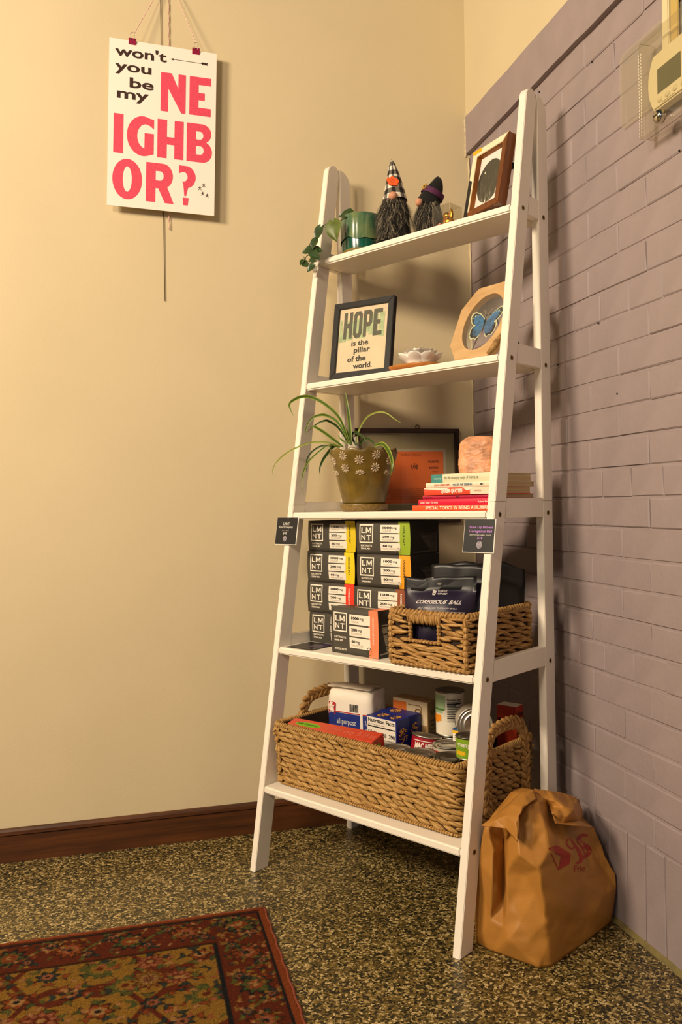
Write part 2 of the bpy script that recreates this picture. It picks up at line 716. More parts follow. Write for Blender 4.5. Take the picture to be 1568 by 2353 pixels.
# ================================================================== RUG
def build_rug():
    X0, Y0 = -0.7330, -0.4410
    st = 0.0019
    na, nb = 530, 380                        # knots along -x and along -y
    A, B = np.meshgrid((np.arange(na) + .5) * st, (np.arange(nb) + .5) * st, indexing='ij')
    pal = {k: np.array(hexc(v)[:3]) for k, v in dict(rust='#6f3517', brick='#4f2010', gold='#75551f', ochre='#66491c', green='#3a3f20', teal='#262d28', navy='#131517', tan='#86643a', pink='#7d4a32', brown='#301a0c', olive='#4b491f').items()}
    rg = np.random.default_rng(5)
    img = np.zeros((na, nb, 3)) + pal['brick']
    U_, V_ = A, B

    def put(mask, c, keep=1.0):
        img[mask] = pal[c]

    def win(ca, cb, r):
        i0, i1 = int(max(0, (ca - r) / st)), int(max(0, (ca + r) / st + 2))
        j0, j1 = int(max(0, (cb - r) / st)), int(max(0, (cb + r) / st + 2))
        return (slice(i0, i1), slice(j0, j1))

    def flower(ca, cb, r, cols, npet=8, ph=0.0, sq=1.0):
        w = win(ca, cb, r * 1.35)
        da = (A[w] - ca)
        db = (B[w] - cb) * sq
        d = np.hypot(da, db)
        an = np.arctan2(db, da)
        rim = r * (1 + .22 * np.cos(npet * an + ph))
        g = img[w]
        g[d < rim] = pal[cols[0]]
        g[d < rim * .78] = pal[cols[1]]
        g[d < r * .52 * (1 + .18 * np.cos(npet * an + ph + PI))] = pal[cols[2]]
        g[d < r * .24] = pal[cols[3]]

    def leaf(ca, cb, l, w, th, c0, c1):
        wi = win(ca, cb, l * 1.5)
        da, db = A[wi] - ca, B[wi] - cb
        x = da * math.cos(th) + db * math.sin(th)
        y = -da * math.sin(th) + db * math.cos(th) + 3.0 * x * x / max(l, .01) * .25
        q = (x / l) ** 2 + (y / (w * (1 - .5 * x / l))) ** 2
        g = img[wi]
        g[(q < 1) & (np.abs(x) < l)] = pal[c0]
        g[(q < .55) & (np.abs(x) < l)] = pal[c1]

    def vine(pts, w, c):
        P = smooth_path([(p[0], p[1], 0) for p in pts], 14)
        for p in P:
            wi = win(p.x, p.y, w * 1.5)
            img[wi][np.hypot(A[wi] - p.x, B[wi] - p.y) < w] = pal[c]

    BW = 0.124                                # border inner edge
    fieldm = (A > BW) & (B > BW)
    # field: gold ground, rust lattice, flowers
    put(fieldm, 'gold')
    for k in range(-6, 16):
        for s in (1, -1):
            mid = (A - .40) * .62 + s * (B - .235) + 0.05 * np.sin(A * 24 + k)
            put(fieldm & (np.abs(mid - k * .19) < .011), 'brick')
    for i in range(9):
        for j in range(7):
            ca = BW + .035 + i * .098 + (j % 2) * .049
            cb = BW + .035 + j * .072
            t = (i * 7 + j * 3) % 4
            cols = [('brown', 'rust', 'tan', 'navy'), ('navy', 'teal', 'pink', 'brown'), ('green', 'olive', 'gold', 'brick'), ('brick', 'pink', 'brick', 'tan')][t]
            flower(ca, cb, .021 + .006 * ((i + j) % 3), cols, 6 + t, i * .7, 1.15)
            for q in range(5):
                an = q * 1.256 + i + j * 2
                leaf(ca + .034 * math.cos(an), cb + .028 * math.sin(an), .013, .006, an + 1.1, ('navy', 'green', 'teal', 'brown')[q % 4], ('teal', 'olive', 'green', 'rust')[(q + i) % 4])
    for k in range(420):
        ca, cb = rg.uniform(BW, .95), rg.uniform(BW, .7)
        leaf(ca, cb, rg.uniform(.006, .012), rg.uniform(.003, .006), rg.uniform(0, 6.3), ['brown', 'navy', 'rust', 'green', 'pink'][k % 5], ['rust', 'teal', 'pink', 'olive', 'tan'][k % 5])
    # large medallion near the corner of the field
    flower(.262, .222, .030, ('brick', 'ochre', 'tan', 'brown'), 12, 0.3, 1.0)
    flower(.262, .222, .012, ('brown', 'pink', 'brown', 'gold'), 8)
    # border: rust ground with palmettes and leaf scrolls
    bord = ~fieldm
    keep = img.copy()
    put(bord, 'brick')
    keep2 = None
    c_ = 0
    L = 0.118
    for side in (0, 1):
        n = 10 if side == 0 else 7
        pts = []
        for i in range(n * 4 + 1):
            s = .02 + i * L / 4
            o_ = .064 + .022 * math.sin(i * PI / 2 + side)
            pts.append((s, o_) if side == 0 else (o_, s))
        vine(pts, .0034, 'olive')
        for i in range(n):
            s = .062 + i * L
            ca, cb = (s, .066) if side == 0 else (.066, s)
            flower(ca, cb, .030, ('navy', 'green', 'rust', 'tan') if i % 2 == 0 else ('brown', 'rust', 'pink', 'navy'), 9, i, 1.0)
            for sg in (-1, 1):
                a2, b2 = (s + L / 2 + sg * .022, .066 + sg * .026) if side == 0 else (.066 + sg * .026, s + L / 2 + sg * .022)
                flower(a2, b2, .0125, ('navy', 'teal', 'pink', 'brown'), 6, i, 1.0)
                for q in range(4):
                    an = q * 1.57 + sg
                    leaf(a2 + .021 * math.cos(an), b2 + .021 * math.sin(an), .010, .0048, an, ('green', 'navy', 'brown', 'tan')[q], ('olive', 'teal', 'rust', 'ochre')[q])
    for k in range(480):
        if k % 2:
            ca, cb = rg.uniform(.02, .98), rg.uniform(.02, .11)
        else:
            ca, cb = rg.uniform(.02, .11), rg.uniform(.02, .7)
        leaf(ca, cb, rg.uniform(.004, .009), rg.uniform(.002, .0045), rg.uniform(0, 6.3), ['navy', 'brown', 'pink', 'green', 'ochre'][k % 5], ['teal', 'rust', 'tan', 'olive', 'gold'][k % 5])
    img[fieldm] = keep[fieldm]
    # guard stripes
    d = np.minimum(A, B)
    put(((np.abs(A - BW) < .0050) & (B > BW - .004)), 'navy')
    put(((np.abs(B - BW) < .0042) & (A > BW - .004)), 'brown')
    put((d < .021) & (d > .015), 'navy')
    put((A < .015) & (A <= B), 'rust')
    put((B < .010) & (B < A), 'rust')
    put((B >= .010) & (B < .014) & (A > .014), 'brown')
    soft = img.copy()
    soft[1:-1, 1:-1] = (img[1:-1, 1:-1] * 2 + img[:-2, 1:-1] + img[2:, 1:-1] + img[1:-1, :-2] + img[1:-1, 2:]) / 6
    img = soft * rg.uniform(.60, 1.10, (na, nb))[..., None]
    # mesh: one quad per knot, slightly uneven pile
    ga, gb = np.meshgrid(np.arange(na + 1) * st, np.arange(nb + 1) * st, indexing='ij')
    hz = 0.0058 + rg.uniform(-.0006, .0006, ga.shape)
    hz[0, :] = hz[-1, :] = .0035
    hz[:, 0] = hz[:, -1] = .0035
    wob = 0.0012 * np.sin(gb * 31) * (ga < .01)
    co = np.stack([X0 - ga + wob, Y0 - gb + 0.0012 * np.sin(ga * 27) * (gb < .01), hz], -1).reshape(-1, 3)
    idx = np.arange((na + 1) * (nb + 1)).reshape(na + 1, nb + 1)
    quads = np.stack([idx[:-1, :-1], idx[:-1, 1:], idx[1:, 1:], idx[1:, :-1]], -1).reshape(-1, 4)
    me = bpy.data.meshes.new('pile')
    me.vertices.add(len(co))
    me.vertices.foreach_set('co', co.ravel())
    me.loops.add(quads.size)
    me.loops.foreach_set('vertex_index', quads.ravel())
    me.polygons.add(len(quads))
    me.polygons.foreach_set('loop_start', np.arange(0, quads.size, 4))
    me.polygons.foreach_set('loop_total', np.full(len(quads), 4))
    me.update(calc_edges=True)
    at = me.color_attributes.new('knots', 'FLOAT_COLOR', 'CORNER')
    colr = np.concatenate([np.clip(img, 0, 1).reshape(-1, 3), np.ones((na * nb, 1))], 1)
    at.data.foreach_set('color', np.repeat(colr, 4, axis=0).ravel())
    m = mat('rug_wool', '#7a4018', 0.95, bump=0.5, bscale=500, spec=0.1)
    nt = m.node_tree
    an = nt.nodes.new('ShaderNodeVertexColor')
    an.layer_name = 'knots'
    nt.links.new(an.outputs['Color'], nt.nodes['Principled BSDF'].inputs['Base Color'])
    me.materials.append(m)
    root = thing('persian_rug', 'worn red and gold oriental rug lying on the terrazzo floor', 'rug', (0, 0, 0))
    obj('pile', me, parent=root)
    bm = bmesh.new()
    box(bm, X0 - na * st + .001, X0 - .001, Y0 - nb * st + .001, Y0 - .001, 0.0003, 0.0036)
    obj('backing', bm, mat('rug_backing', '#5a2c12', 0.9), root)
    # overcast binding along the two visible edges
    mb = mat('rug_binding', '#75341a', 0.9, bump=0.6, bscale=300)
    bm = bmesh.new()
    tube(bm, [(X0 + .0012 * math.sin(i * .9), Y0 - i * nb * st / 80, .0036) for i in range(81)], .0032, 8)
    obj('binding', bm, mb, root)
    bm = bmesh.new()
    tube(bm, [(X0 - i * na * st / 80, Y0 + .0010 * math.sin(i * .8), .0036) for i in range(81)], .0030, 8)
    obj('binding', bm, mb, root)


build_rug()


# ================================================================== THINGS ON THE WALLS
def arc(cx, cy, rx, ry, a0, a1, n=14):
    return [(cx + rx * math.cos(math.radians(a0 + (a1 - a0) * i / n)), cy + ry * math.sin(math.radians(a0 + (a1 - a0) * i / n))) for i in range(n + 1)]


def glyph(ch):
    """heavy poster capitals drawn in a unit box, y up"""
    if ch == 'N':
        return [[(0, 0), (.30, 0), (.30, .62), (.84, 0), (1, 0), (1, 1), (.70, 1), (.70, .40), (.43, 1), (0, 1)]] if False else [[(0, 0), (.30, 0), (.30, .60), (.83, 0), (1, 0), (1, 1), (.70, 1), (.70, .64), (.70, .62), (.43, 1), (0, 1)]]
    if ch == 'E':
        return [[(0, 0), (1, 0), (1, .205), (.42, .205), (.42, .40), (.71, .40), (.71, .59), (.42, .59), (.42, .80), (1, .80), (1, 1), (0, 1)]]
    if ch == 'I':
        return [[(0, 0), (1, 0), (1, 1), (0, 1)]]
    if ch == 'H':
        return [[(0, 0), (.36, 0), (.36, .36), (.65, .36), (.65, 0), (1, 0), (1, 1), (.65, 1), (.65, .555), (.36, .555), (.36, 1), (0, 1)]]
    if ch == 'G':
        return [arc(.62, .5, .62, .5, 52, 285, 26) + [(1, .06), (1, .58), (.66, .58), (.66, .215)] + arc(.66, .5, .27, .295, 262, 66, 18) + [(.80, .79)]] if False else \
            [[(1.0, .94)] + arc(.60, .5, .60, .5, 68, 284, 26) + [(1, .075), (1, .585), (.655, .585), (.655, .205)] + arc(.70, .5, .32, .305, 262, 84, 18) + [(.86, .77), (1, .70)]]
    if ch == 'B':
        return [[(0, 0), (.60, 0)] + arc(.62, .275, .38, .275, -88, 62, 12) + [(.77, .53)] + arc(.60, .755, .36, .245, -58, 90, 12) + [(0, 1)],
                [(.36, .59), (.36, .80)] + [(.50, .80)] + arc(.52, .695, .13, .105, 90, -90, 8) + [(.36, .59)][:0],
                [(.36, .20), (.36, .42), (.52, .42)] + arc(.54, .31, .13, .11, 90, -90, 8)]
    if ch == 'O':
        return [arc(.5, .5, .5, .5, 0, 348, 30), arc(.5, .5, .155, .315, 0, 345, 24)]
    if ch == 'R':
        return [[(0, 0), (.34, 0), (.34, .36), (.44, .36), (.68, 0), (1, 0), (.76, .41)] + arc(.60, .69, .36, .31, -62, 90, 14) + [(0, 1)],
                [(.34, .56), (.34, .80), (.50, .80)] + arc(.50, .68, .13, .12, 90, -90, 8)]
    if ch == '?':
        return [[(0, .80), (0, 1.0)] + [(.30, 1.0)] + arc(.42, .72, .58, .28, 85, -75, 16) + [(.56, .455), (.44, .235), (.34, .235), (.27, .52), (.20, .60)] + arc(.25, .72, .27, .125, -70, 95, 12) + [(.02, .80)],
                [(.24, .19), (.60, .19), (.55, 0), (.28, 0)]]


def build_poster():
    W, H = 0.2835, 0.4440
    tilt = math.radians(2.0)
    root = thing('letterpress_poster', 'white letterpress poster with large pink capitals hanging by two pink clips', 'poster',
                 (-0.9017, -0.0150, 1.9408), (0, tilt, 0))
    mp = mat('poster_card', '#f1eade', 0.7, bump=0.05, bscale=300)
    bm = bmesh.new()
    box(bm, -W / 2, W / 2, 0, 0.0016, -H / 2, H / 2)
    obj('sheet', bm, mp, root)

    def T(s, t):
        return (-W / 2 + s * W, H / 2 - t * H)
    pink = mat('pink_ink', '#e0475f', 0.65, nscale=160, namp=0.12)
    brown = mat('dark_brown_ink', '#33180a', 0.65)
    rows = [('N', .477, .711, .161, .3965), ('E', .747, .951, .160, .395), ('I', .050, .139, .446, .681), ('G', .172, .420, .444, .684),
            ('H', .453, .697, .4467, .680), ('B', .727, .969, .446, .681), ('O', .046, .317, .711, .9545), ('R', .354, .613, .716, .953), ('?', .659, .817, .713, .953)]
    for ch, s0, s1, t0, t1 in rows:
        bm = bmesh.new()
        x0, z1 = T(s0, t0)
        x1, z0 = T(s1, t1)
        for lp in ([glyph(ch)] if ch != '?' else [[g] for g in glyph(ch)]):
            flat(bm, poly_geo(lp), lambda a, b: (x0 + (x1 - x0) * a, -0.0004, z0 + (z1 - z0) * b))
        obj('printed_letter', bm, pink, root)
    for s, s0, s1, t0, t1 in (("won't", .052, .528, .036, .1015), ('you', .054, .389, .146, .208), ('be', .190, .412, .220, .283), ('my', .076, .370, .309, .372)):
        bm = bmesh.new()
        x0, z1 = T(s0, t0)
        x1, z0 = T(s1, t1)
        text(bm, s, x0, z0, x1, z1, -0.0004, bold=0.024)
        obj('printed_word', bm, brown, root)
    bm = bmesh.new()
    x0, zc = T(.560, .0745)
    x1, _ = T(.918, .071)
    rect(bm, x0 + .004, zc - .0006, x1 - .004, zc + .0006, -.0004)
    add(bm, [(x0, -.0004, zc), (x0 + .010, -.0004, zc + .0034), (x0 + .008, -.0004, zc), (x0 + .010, -.0004, zc - .0034)], [(0, 1, 2), (0, 2, 3)])
    for k in range(4):
        xx = x1 - .016 + k * .0042
        add(bm, [(xx - .003, -.0004, zc), (xx + .001, -.0004, zc + .0036), (xx + .004, -.0004, zc + .0036), (xx + .001, -.0004, zc), (xx + .004, -.0004, zc - .0036), (xx + .001, -.0004, zc - .0036)], [(0, 1, 2, 3), (0, 3, 4, 5)])
    obj('printed_arrow', bm, brown, root)
    for s, t in ((.895, .8155), (.858, .8366), (.886, .868), (.928, .8776)):
        bm = bmesh.new()
        x, z = T(s, t)

        def lim(a, b, w):
            a = Vector((a[0], 0, a[1]))
            b = Vector((b[0], 0, b[1]))
            d = (b - a).normalized()
            nrm = Vector((-d.z, 0, d.x)) * w
            o_ = Vector((x, -.0004, z))
            add(bm, [o_ + a - nrm, o_ + b - nrm * .6, o_ + b + nrm * .6, o_ + a + nrm], [(0, 1, 2, 3)])
        lim((0, .001), (.0005, -.002), .0011)
        lim((0, -.0015), (-.0035, -.0065), .0009)
        lim((.0005, -.0015), (.003, -.0035), .0009)
        lim((.003, -.0035), (.0034, -.0068), .0007)
        lim((0, .0008), (-.0045, -.0008), .0008)
        lim((0, .0008), (.0042, .0000), .0008)
        ellipsoid(bm, (x + .0003, -.0004, z + .003), (.0013, .0001, .0014), 8, 4)
        obj('printed_figure', bm, brown, root)
    # binder clips
    mc = mat('magenta_clip', '#8c0f38', 0.35)
    for s in (.210, .801):
        x, z = T(s, 0)
        bm = bmesh.new()
        hw = .0100
        prism(bm, [(-.0058, .0045), (-.0008, -.0105), (.0022, -.0105), (.0070, .0045)], x - hw, x + hw, axis='x', bev=.0006)
        c = obj('binder_clip', bm, mc, root)
        c.location = (0, 0, z)
        bm = bmesh.new()
        for yy in (-.0058,):
            tube(bm, smooth_path([(x - .0045, yy, .0), (x - .0042, yy - .001, .008), (x - .0055, yy - .001, .014), (x, yy - .001, .0195), (x + .0055, yy - .001, .014), (x + .0042, yy - .001, .008), (x + .0045, yy, .0)], 5), .0006, 6)
        h = obj('wire_handle', bm, M_STEEL, c)
    # twine
    mt = mat('pink_twine', '#e6bfae', 0.9, nscale=260, namp=0.25)

    def twine(a, b, sag=0.0):
        bm = bmesh.new()
        n = 60
        a = Vector(a)
        b = Vector(b)
        for ph in (0, PI):
            pts = []
            for i in range(n + 1):
                t = i / n
                p = a.lerp(b, t)
                an = ph + i * 1.15
                pts.append(p + Vector((math.cos(an) * .0008, math.sin(an) * .0008 + sag * math.sin(PI * t), 0)))
            tube(bm, pts, .0008, 5)
        obj('twine', bm, mt, root)
    xl, zt = T(.225, 0)
    xr, _ = T(.800, 0)
    apex = (0.008, .018, H / 2 + .205)
    twine((xl, -.006, zt + .017), apex)
    twine((xr, -.006, zt + .017), apex)
    twine((0.010, .024, H / 2 + .205), (0.022, .022, -H / 2 - .042), 0.0)
    bm = bmesh.new()
    ellipsoid(bm, apex, (.004, .004, .005), 10, 6)
    tube(bm, [apex, (apex[0], WY + .0235, apex[2])], .0015, 8)
    obj('hanging_nail', bm, M_STEEL, root)
    # dark wire hanging behind the poster
    bm = bmesh.new()
    tube(bm, [(-0.8985, 0.0085, 2.72), (-0.8995, 0.0085, 2.28), (-0.9017, 0.0092, 1.9), (-0.9035, 0.0095, 1.4815)], 0.0009, 8)
    w = obj('hanging_wire', bm, mat('dark_wire', '#4a3a18', 0.5))
    tag(w, 'thin dark wire hanging straight down the cream wall behind the poster', 'wire')


build_poster()


def build_certificate():
    x0, x1, z0, z1 = -0.3735, -0.0520, 0.858, 1.137
    W = x1 - x0
    H = z1 - z0
    root = thing('framed_certificate', 'framed orange certificate in thin dark wood hanging on the wall behind the third shelf', 'picture frame', (x0, WY, z0))
    md = stretch_mat('dark_walnut', '#1c0d05', '#3d2110', (20, 60, 20), 0.4)
    fw, fd = .0125, .016
    for a in range(4):
        bm = bmesh.new()
        if a < 2:
            zz = 0 if a == 0 else H
            s = 1 if a == 0 else -1
            P = [(0, zz), (W, zz), (W - fw, zz + s * fw), (fw, zz + s * fw)]
        else:
            xx = 0 if a == 2 else W
            s = 1 if a == 2 else -1
            P = [(xx, 0), (xx, H), (xx + s * fw, H - fw), (xx + s * fw, fw)]
        prism(bm, P, -fd, 0, bev=.0015)
        obj('frame_rail', bm, md, root)
    bm = bmesh.new()
    rect(bm, fw * .8, fw * .8, W - fw * .8, H - fw * .8, -.004)
    obj('mat_board', bm, mat('grey_beige_mat', '#8f8460', 0.8), root)
    bm = bmesh.new()
    rect(bm, .040, .055, W - .0405, H - .0585, -.0046)
    obj('backing_sheet', bm, mat('pale_sheet', '#a59a80', 0.8), root)
    bm = bmesh.new()
    rect(bm, .045, .060, W - .049, H - .067, -.0052)
    obj('orange_sheet', bm, mat('orange_paper', '#d0611d', 0.7), root)
    bm = bmesh.new()
    y = -.0057
    text(bm, 'VALIDATED', W - .098, H - .100, W - .062, H - .094, y, bold=.02)
    text(bm, '8/27/2025', W - .094, H - .118, W - .065, H - .112, y, bold=.02)
    text(bm, 'Certificate of Authority', W - .182, H - .080, W - .118, H - .074, y, bold=.01)
    text(bm, 'department of state division of licensing services', W - .20, H - .0725, W - .108, H - .0700, y)
    # crest
    cx, cz = W - .140, H - .112
    for r_, dz in ((.0075, 0),):
        flat(bm, poly_geo([[(-.8, .7), (.8, .7), (.8, -.1), (0, -1), (-.8, -.1)], [(-.4, .4), (.4, .4), (.4, 0), (0, -.5), (-.4, 0)]]), lambda a, b: (cx + a * .0055, y, cz + b * .0065))
    for s in (-1, 1):
        flat(bm, poly_geo([[(0, -1), (.8, -.8), (1, .3), (.6, 1), (.2, .6), (.35, -.1)]]), lambda a, b: (cx + s * (.0052 + a * .0048), y, cz + b * .0075))
    ellipsoid(bm, (cx, y, cz + .0085), (.0028, .0002, .0022), 8, 4)
    for k in range(6):
        text(bm, 'issued under the provisions of the law to the holder named herein', .05, .10 - k * .0055, W - .055 - (k % 3) * .02, .1022 - k * .0055, y)
    text(bm, 'valid until', W - .085, H - .127, W - .066, H - .1245, y)
    text(bm, 'registered no', W - .085, H - .132, W - .066, H - .1295, y)
    obj('printed_text', bm, mat('brown_print', '#4a1c08', 0.7), root)
    bm = bmesh.new()
    rect(bm, fw * .8, fw * .8, W - fw * .8, H - fw * .8, -.0085)
    obj('glass_pane', bm, M_GLASS, root)
    bm = bmesh.new()
    pts = [(W * .60 + .0055 * math.cos(a), -.006, H + .0055 + .0055 * math.sin(a)) for a in np.linspace(0, 2 * PI, 17)]
    tube(bm, pts, .0012, 6, cap=False)
    box(bm, W * .60 - .004, W * .60 + .004, -.008, -.004, H - .002, H + .002, .0005)
    obj('hanging_ring', bm, mat('aged_brass', '#4a3515', 0.4, 0.8), root)


build_certificate()


def build_thermostat():
    beige = mat('ivory_plastic', '#d8cca2', 0.42)
    root = thing('thermostat', 'ivory thermostat with dark green screen on the purple wall', 'thermostat', (0, -0.98, 1.712))
    # outline in (y,z); left end (towards +y) bulges in an arc
    out = []
    for i in range(21):
        a = math.radians(-52 + 104 * i / 20)
        out.append((.075 * 0 + .028 + .048 * math.cos(a) * 1.0, .0665 * math.sin(a)))
    out = [(.078 - .018 * abs(z / .0525) ** 2.2, z) for _, z in out]
    out += [(-.085, .0525), (-.085, -.0525)]
    bm = bmesh.new()
    fs = prism(bm, out, -0.028, -0.005, axis='x', bev=.003)
    obj('housing', bm, beige, root)
    bm = bmesh.new()
    prism(bm, [(.046, -.026), (.046, .020), (-.022, .020), (-.022, -.026)], -0.0286, -0.0270, axis='x')
    obj('display_screen', bm, mat('lcd_screen', '#4a4a1e', 0.25), root)
    for k in range(4):
        bm = bmesh.new()
        ellipsoid(bm, (0, 0, 0), (.0022, .0068, .0052), 14, 6)
        o = obj('button', bm, mat('button_ivory', '#cbbf94', 0.45), root)
        o.location = (-.0285, .0395 - .0225 * k, -.0390)
    bm = bmesh.new()
    prism(bm, [(-.004, -.0475), (.034, -.0475), (.034, -.0462), (-.004, -.0462)], -0.0284, -0.027, axis='x')
    obj('vent_slot', bm, mat('slot_shadow', '#8f8662', 0.6), root)
    # clear guard
    g = thing('clear_guard', 'clear acrylic lock box mounted over the thermostat', 'guard', (0, -0.98, 1.712))
    bm = bmesh.new()
    r = .012
    fl = [(.205, -.014), (.205, .118), (.193, .130), (-.12, .130), (-.12, -.026), (.193, -.026)]
    prism(bm, fl, -.0045, -.0025, axis='x', bev=.0008)
    obj('flange', bm, glass_mat('flange_acrylic', (.95, .93, .88), 1.49, .10), g)
    X = -.040
    y0, y1, zb, zt = .0865, -.115, -.0965, .088
    for nm, P in (('front_panel', (X, X + .0025, y1, y0, zb, zt)), ('side_panel', (X, -.0050, y0 - .0025, y0, zb, zt)),
                  ('bottom_panel', (X, -.0050, y1, y0, zb, zb + .0025)), ('top_panel', (X, -.0175, y1, y0 - .003, zt - .0025, zt))):
        bm = bmesh.new()
        box(bm, P[0], P[1], P[2], P[3], P[4], P[5], .0007)
        obj(nm, bm, M_ACRYL, g)
    # pale opaque beads standing in for the double highlight down the left edge
    ml = mat('edge_highlight', '#e6dcc2', 0.2)
    for yy in (y0 - .001, y0 - .0075):
        bm = bmesh.new()
        for i in range(26):
            z = zb + .006 + i * .0062
            ellipsoid(bm, (X - .0008, yy, z), (.0008, .0010, .0026), 6, 4)
        obj('highlight_beading', bm, ml, g)
    bm = bmesh.new()
    lathe(bm, [(0, .016), (.006, .016), (.0105, .0135), (.0125, .009), (.0128, .004), (.0115, 0), (0, 0)], 24)
    k = obj('key_lock', bm, mat('nickel', '#c9c2ae', 0.18, 1.0), g)
    k.location = (X, .016, -.083)
    k.rotation_euler = (0, -PI / 2, 0)
    bm = bmesh.new()
    box(bm, -.0012, .0012, -.005, .005, .0155, .0168)
    obj('keyhole', bm, M_BLACK, k)
    bm = bmesh.new()
    lathe(bm, [(0, .004), (.003, .0035), (.0042, 0), (0, 0)], 14)
    s = obj('mounting_screw', bm, M_STEEL, g)
    s.location = (-.0045, .085, .035)
    s.rotation_euler = (0, -PI / 2, 0)
    # wiring raceway above
    d = thing('cable_raceway', 'cream cable channel running up the wall above the thermostat', 'raceway', (0, -0.955, 1.768))
    bm = bmesh.new()
    box(bm, -.014, -.0050, .006, .026, 0, .55, .002)
    obj('channel', bm, beige, d)
    bm = bmesh.new()
    box(bm, -.010, -.0050, -.016, .0055, 0, .55, .0015)
    obj('channel', bm, mat('ochre_channel', '#bfa55e', 0.5), d)
    bm = bmesh.new()
    box(bm, -.016, -.0050, -.052, -.040, 0, .55, .002)
    obj('channel', bm, beige, d)


build_thermostat()


# ================================================================== TOP SHELF
Z1, Z2, Z3, Z4, Z5 = ZS
M_STEM = mat('vine_stem', '#3f4a14', 0.5)
M_LEAF = mat('pothos_leaf', '#1f3d12', 0.35, nscale=60, namp=0.25)
M_LEAF2 = mat('young_leaf', '#55651a', 0.4, nscale=60, namp=0.2)


def heart_leaf(root, base, tip, width, face, m, curl=0.12):
    """heart-shaped leaf from its stalk end to its tip; face = direction its upper side looks to (local)"""
    base, tip = Vector(base), Vector(tip)
    d = tip - base
    L = d.length
    d.normalize()
    n = (Vector(face) - d * Vector(face).dot(d)).normalized()
    s = d.cross(n)
    bm = bmesh.new()
    NS, NW = 10, 4
    rows = []
    for i in range(NS + 1):
        t = i / NS
        w = width * .5 * (max(0.0, math.sin(PI * min(1, (t + .06) / 1.06) ** .62)) ** .8) * (1.0 if t < .8 else 1 - .35 * (t - .8) / .2)
        if i == NS:
            w = .0003
        row = []
        for j in range(-NW, NW + 1):
            q = j / NW
            lobe = -.16 * L * (1 - abs(abs(q) - .55) / .55) * (1 - t) ** 4 if abs(q) > 0.02 else .03 * L * (1 - t) ** 6
            p = base + d * (L * t + lobe) + s * (w * q) + n * (.20 * w * abs(q) ** 1.3 - curl * L * t * t + .02 * L * math.sin(5 * t + 3 * q))
            row.append(bm.verts.new(p))
        rows.append(row)
    for A, B in zip(rows, rows[1:]):
        for j in range(2 * NW):
            bm.faces.new((A[j], A[j + 1], B[j + 1], B[j])).smooth = True
    obj('leaf', bm, m, root)


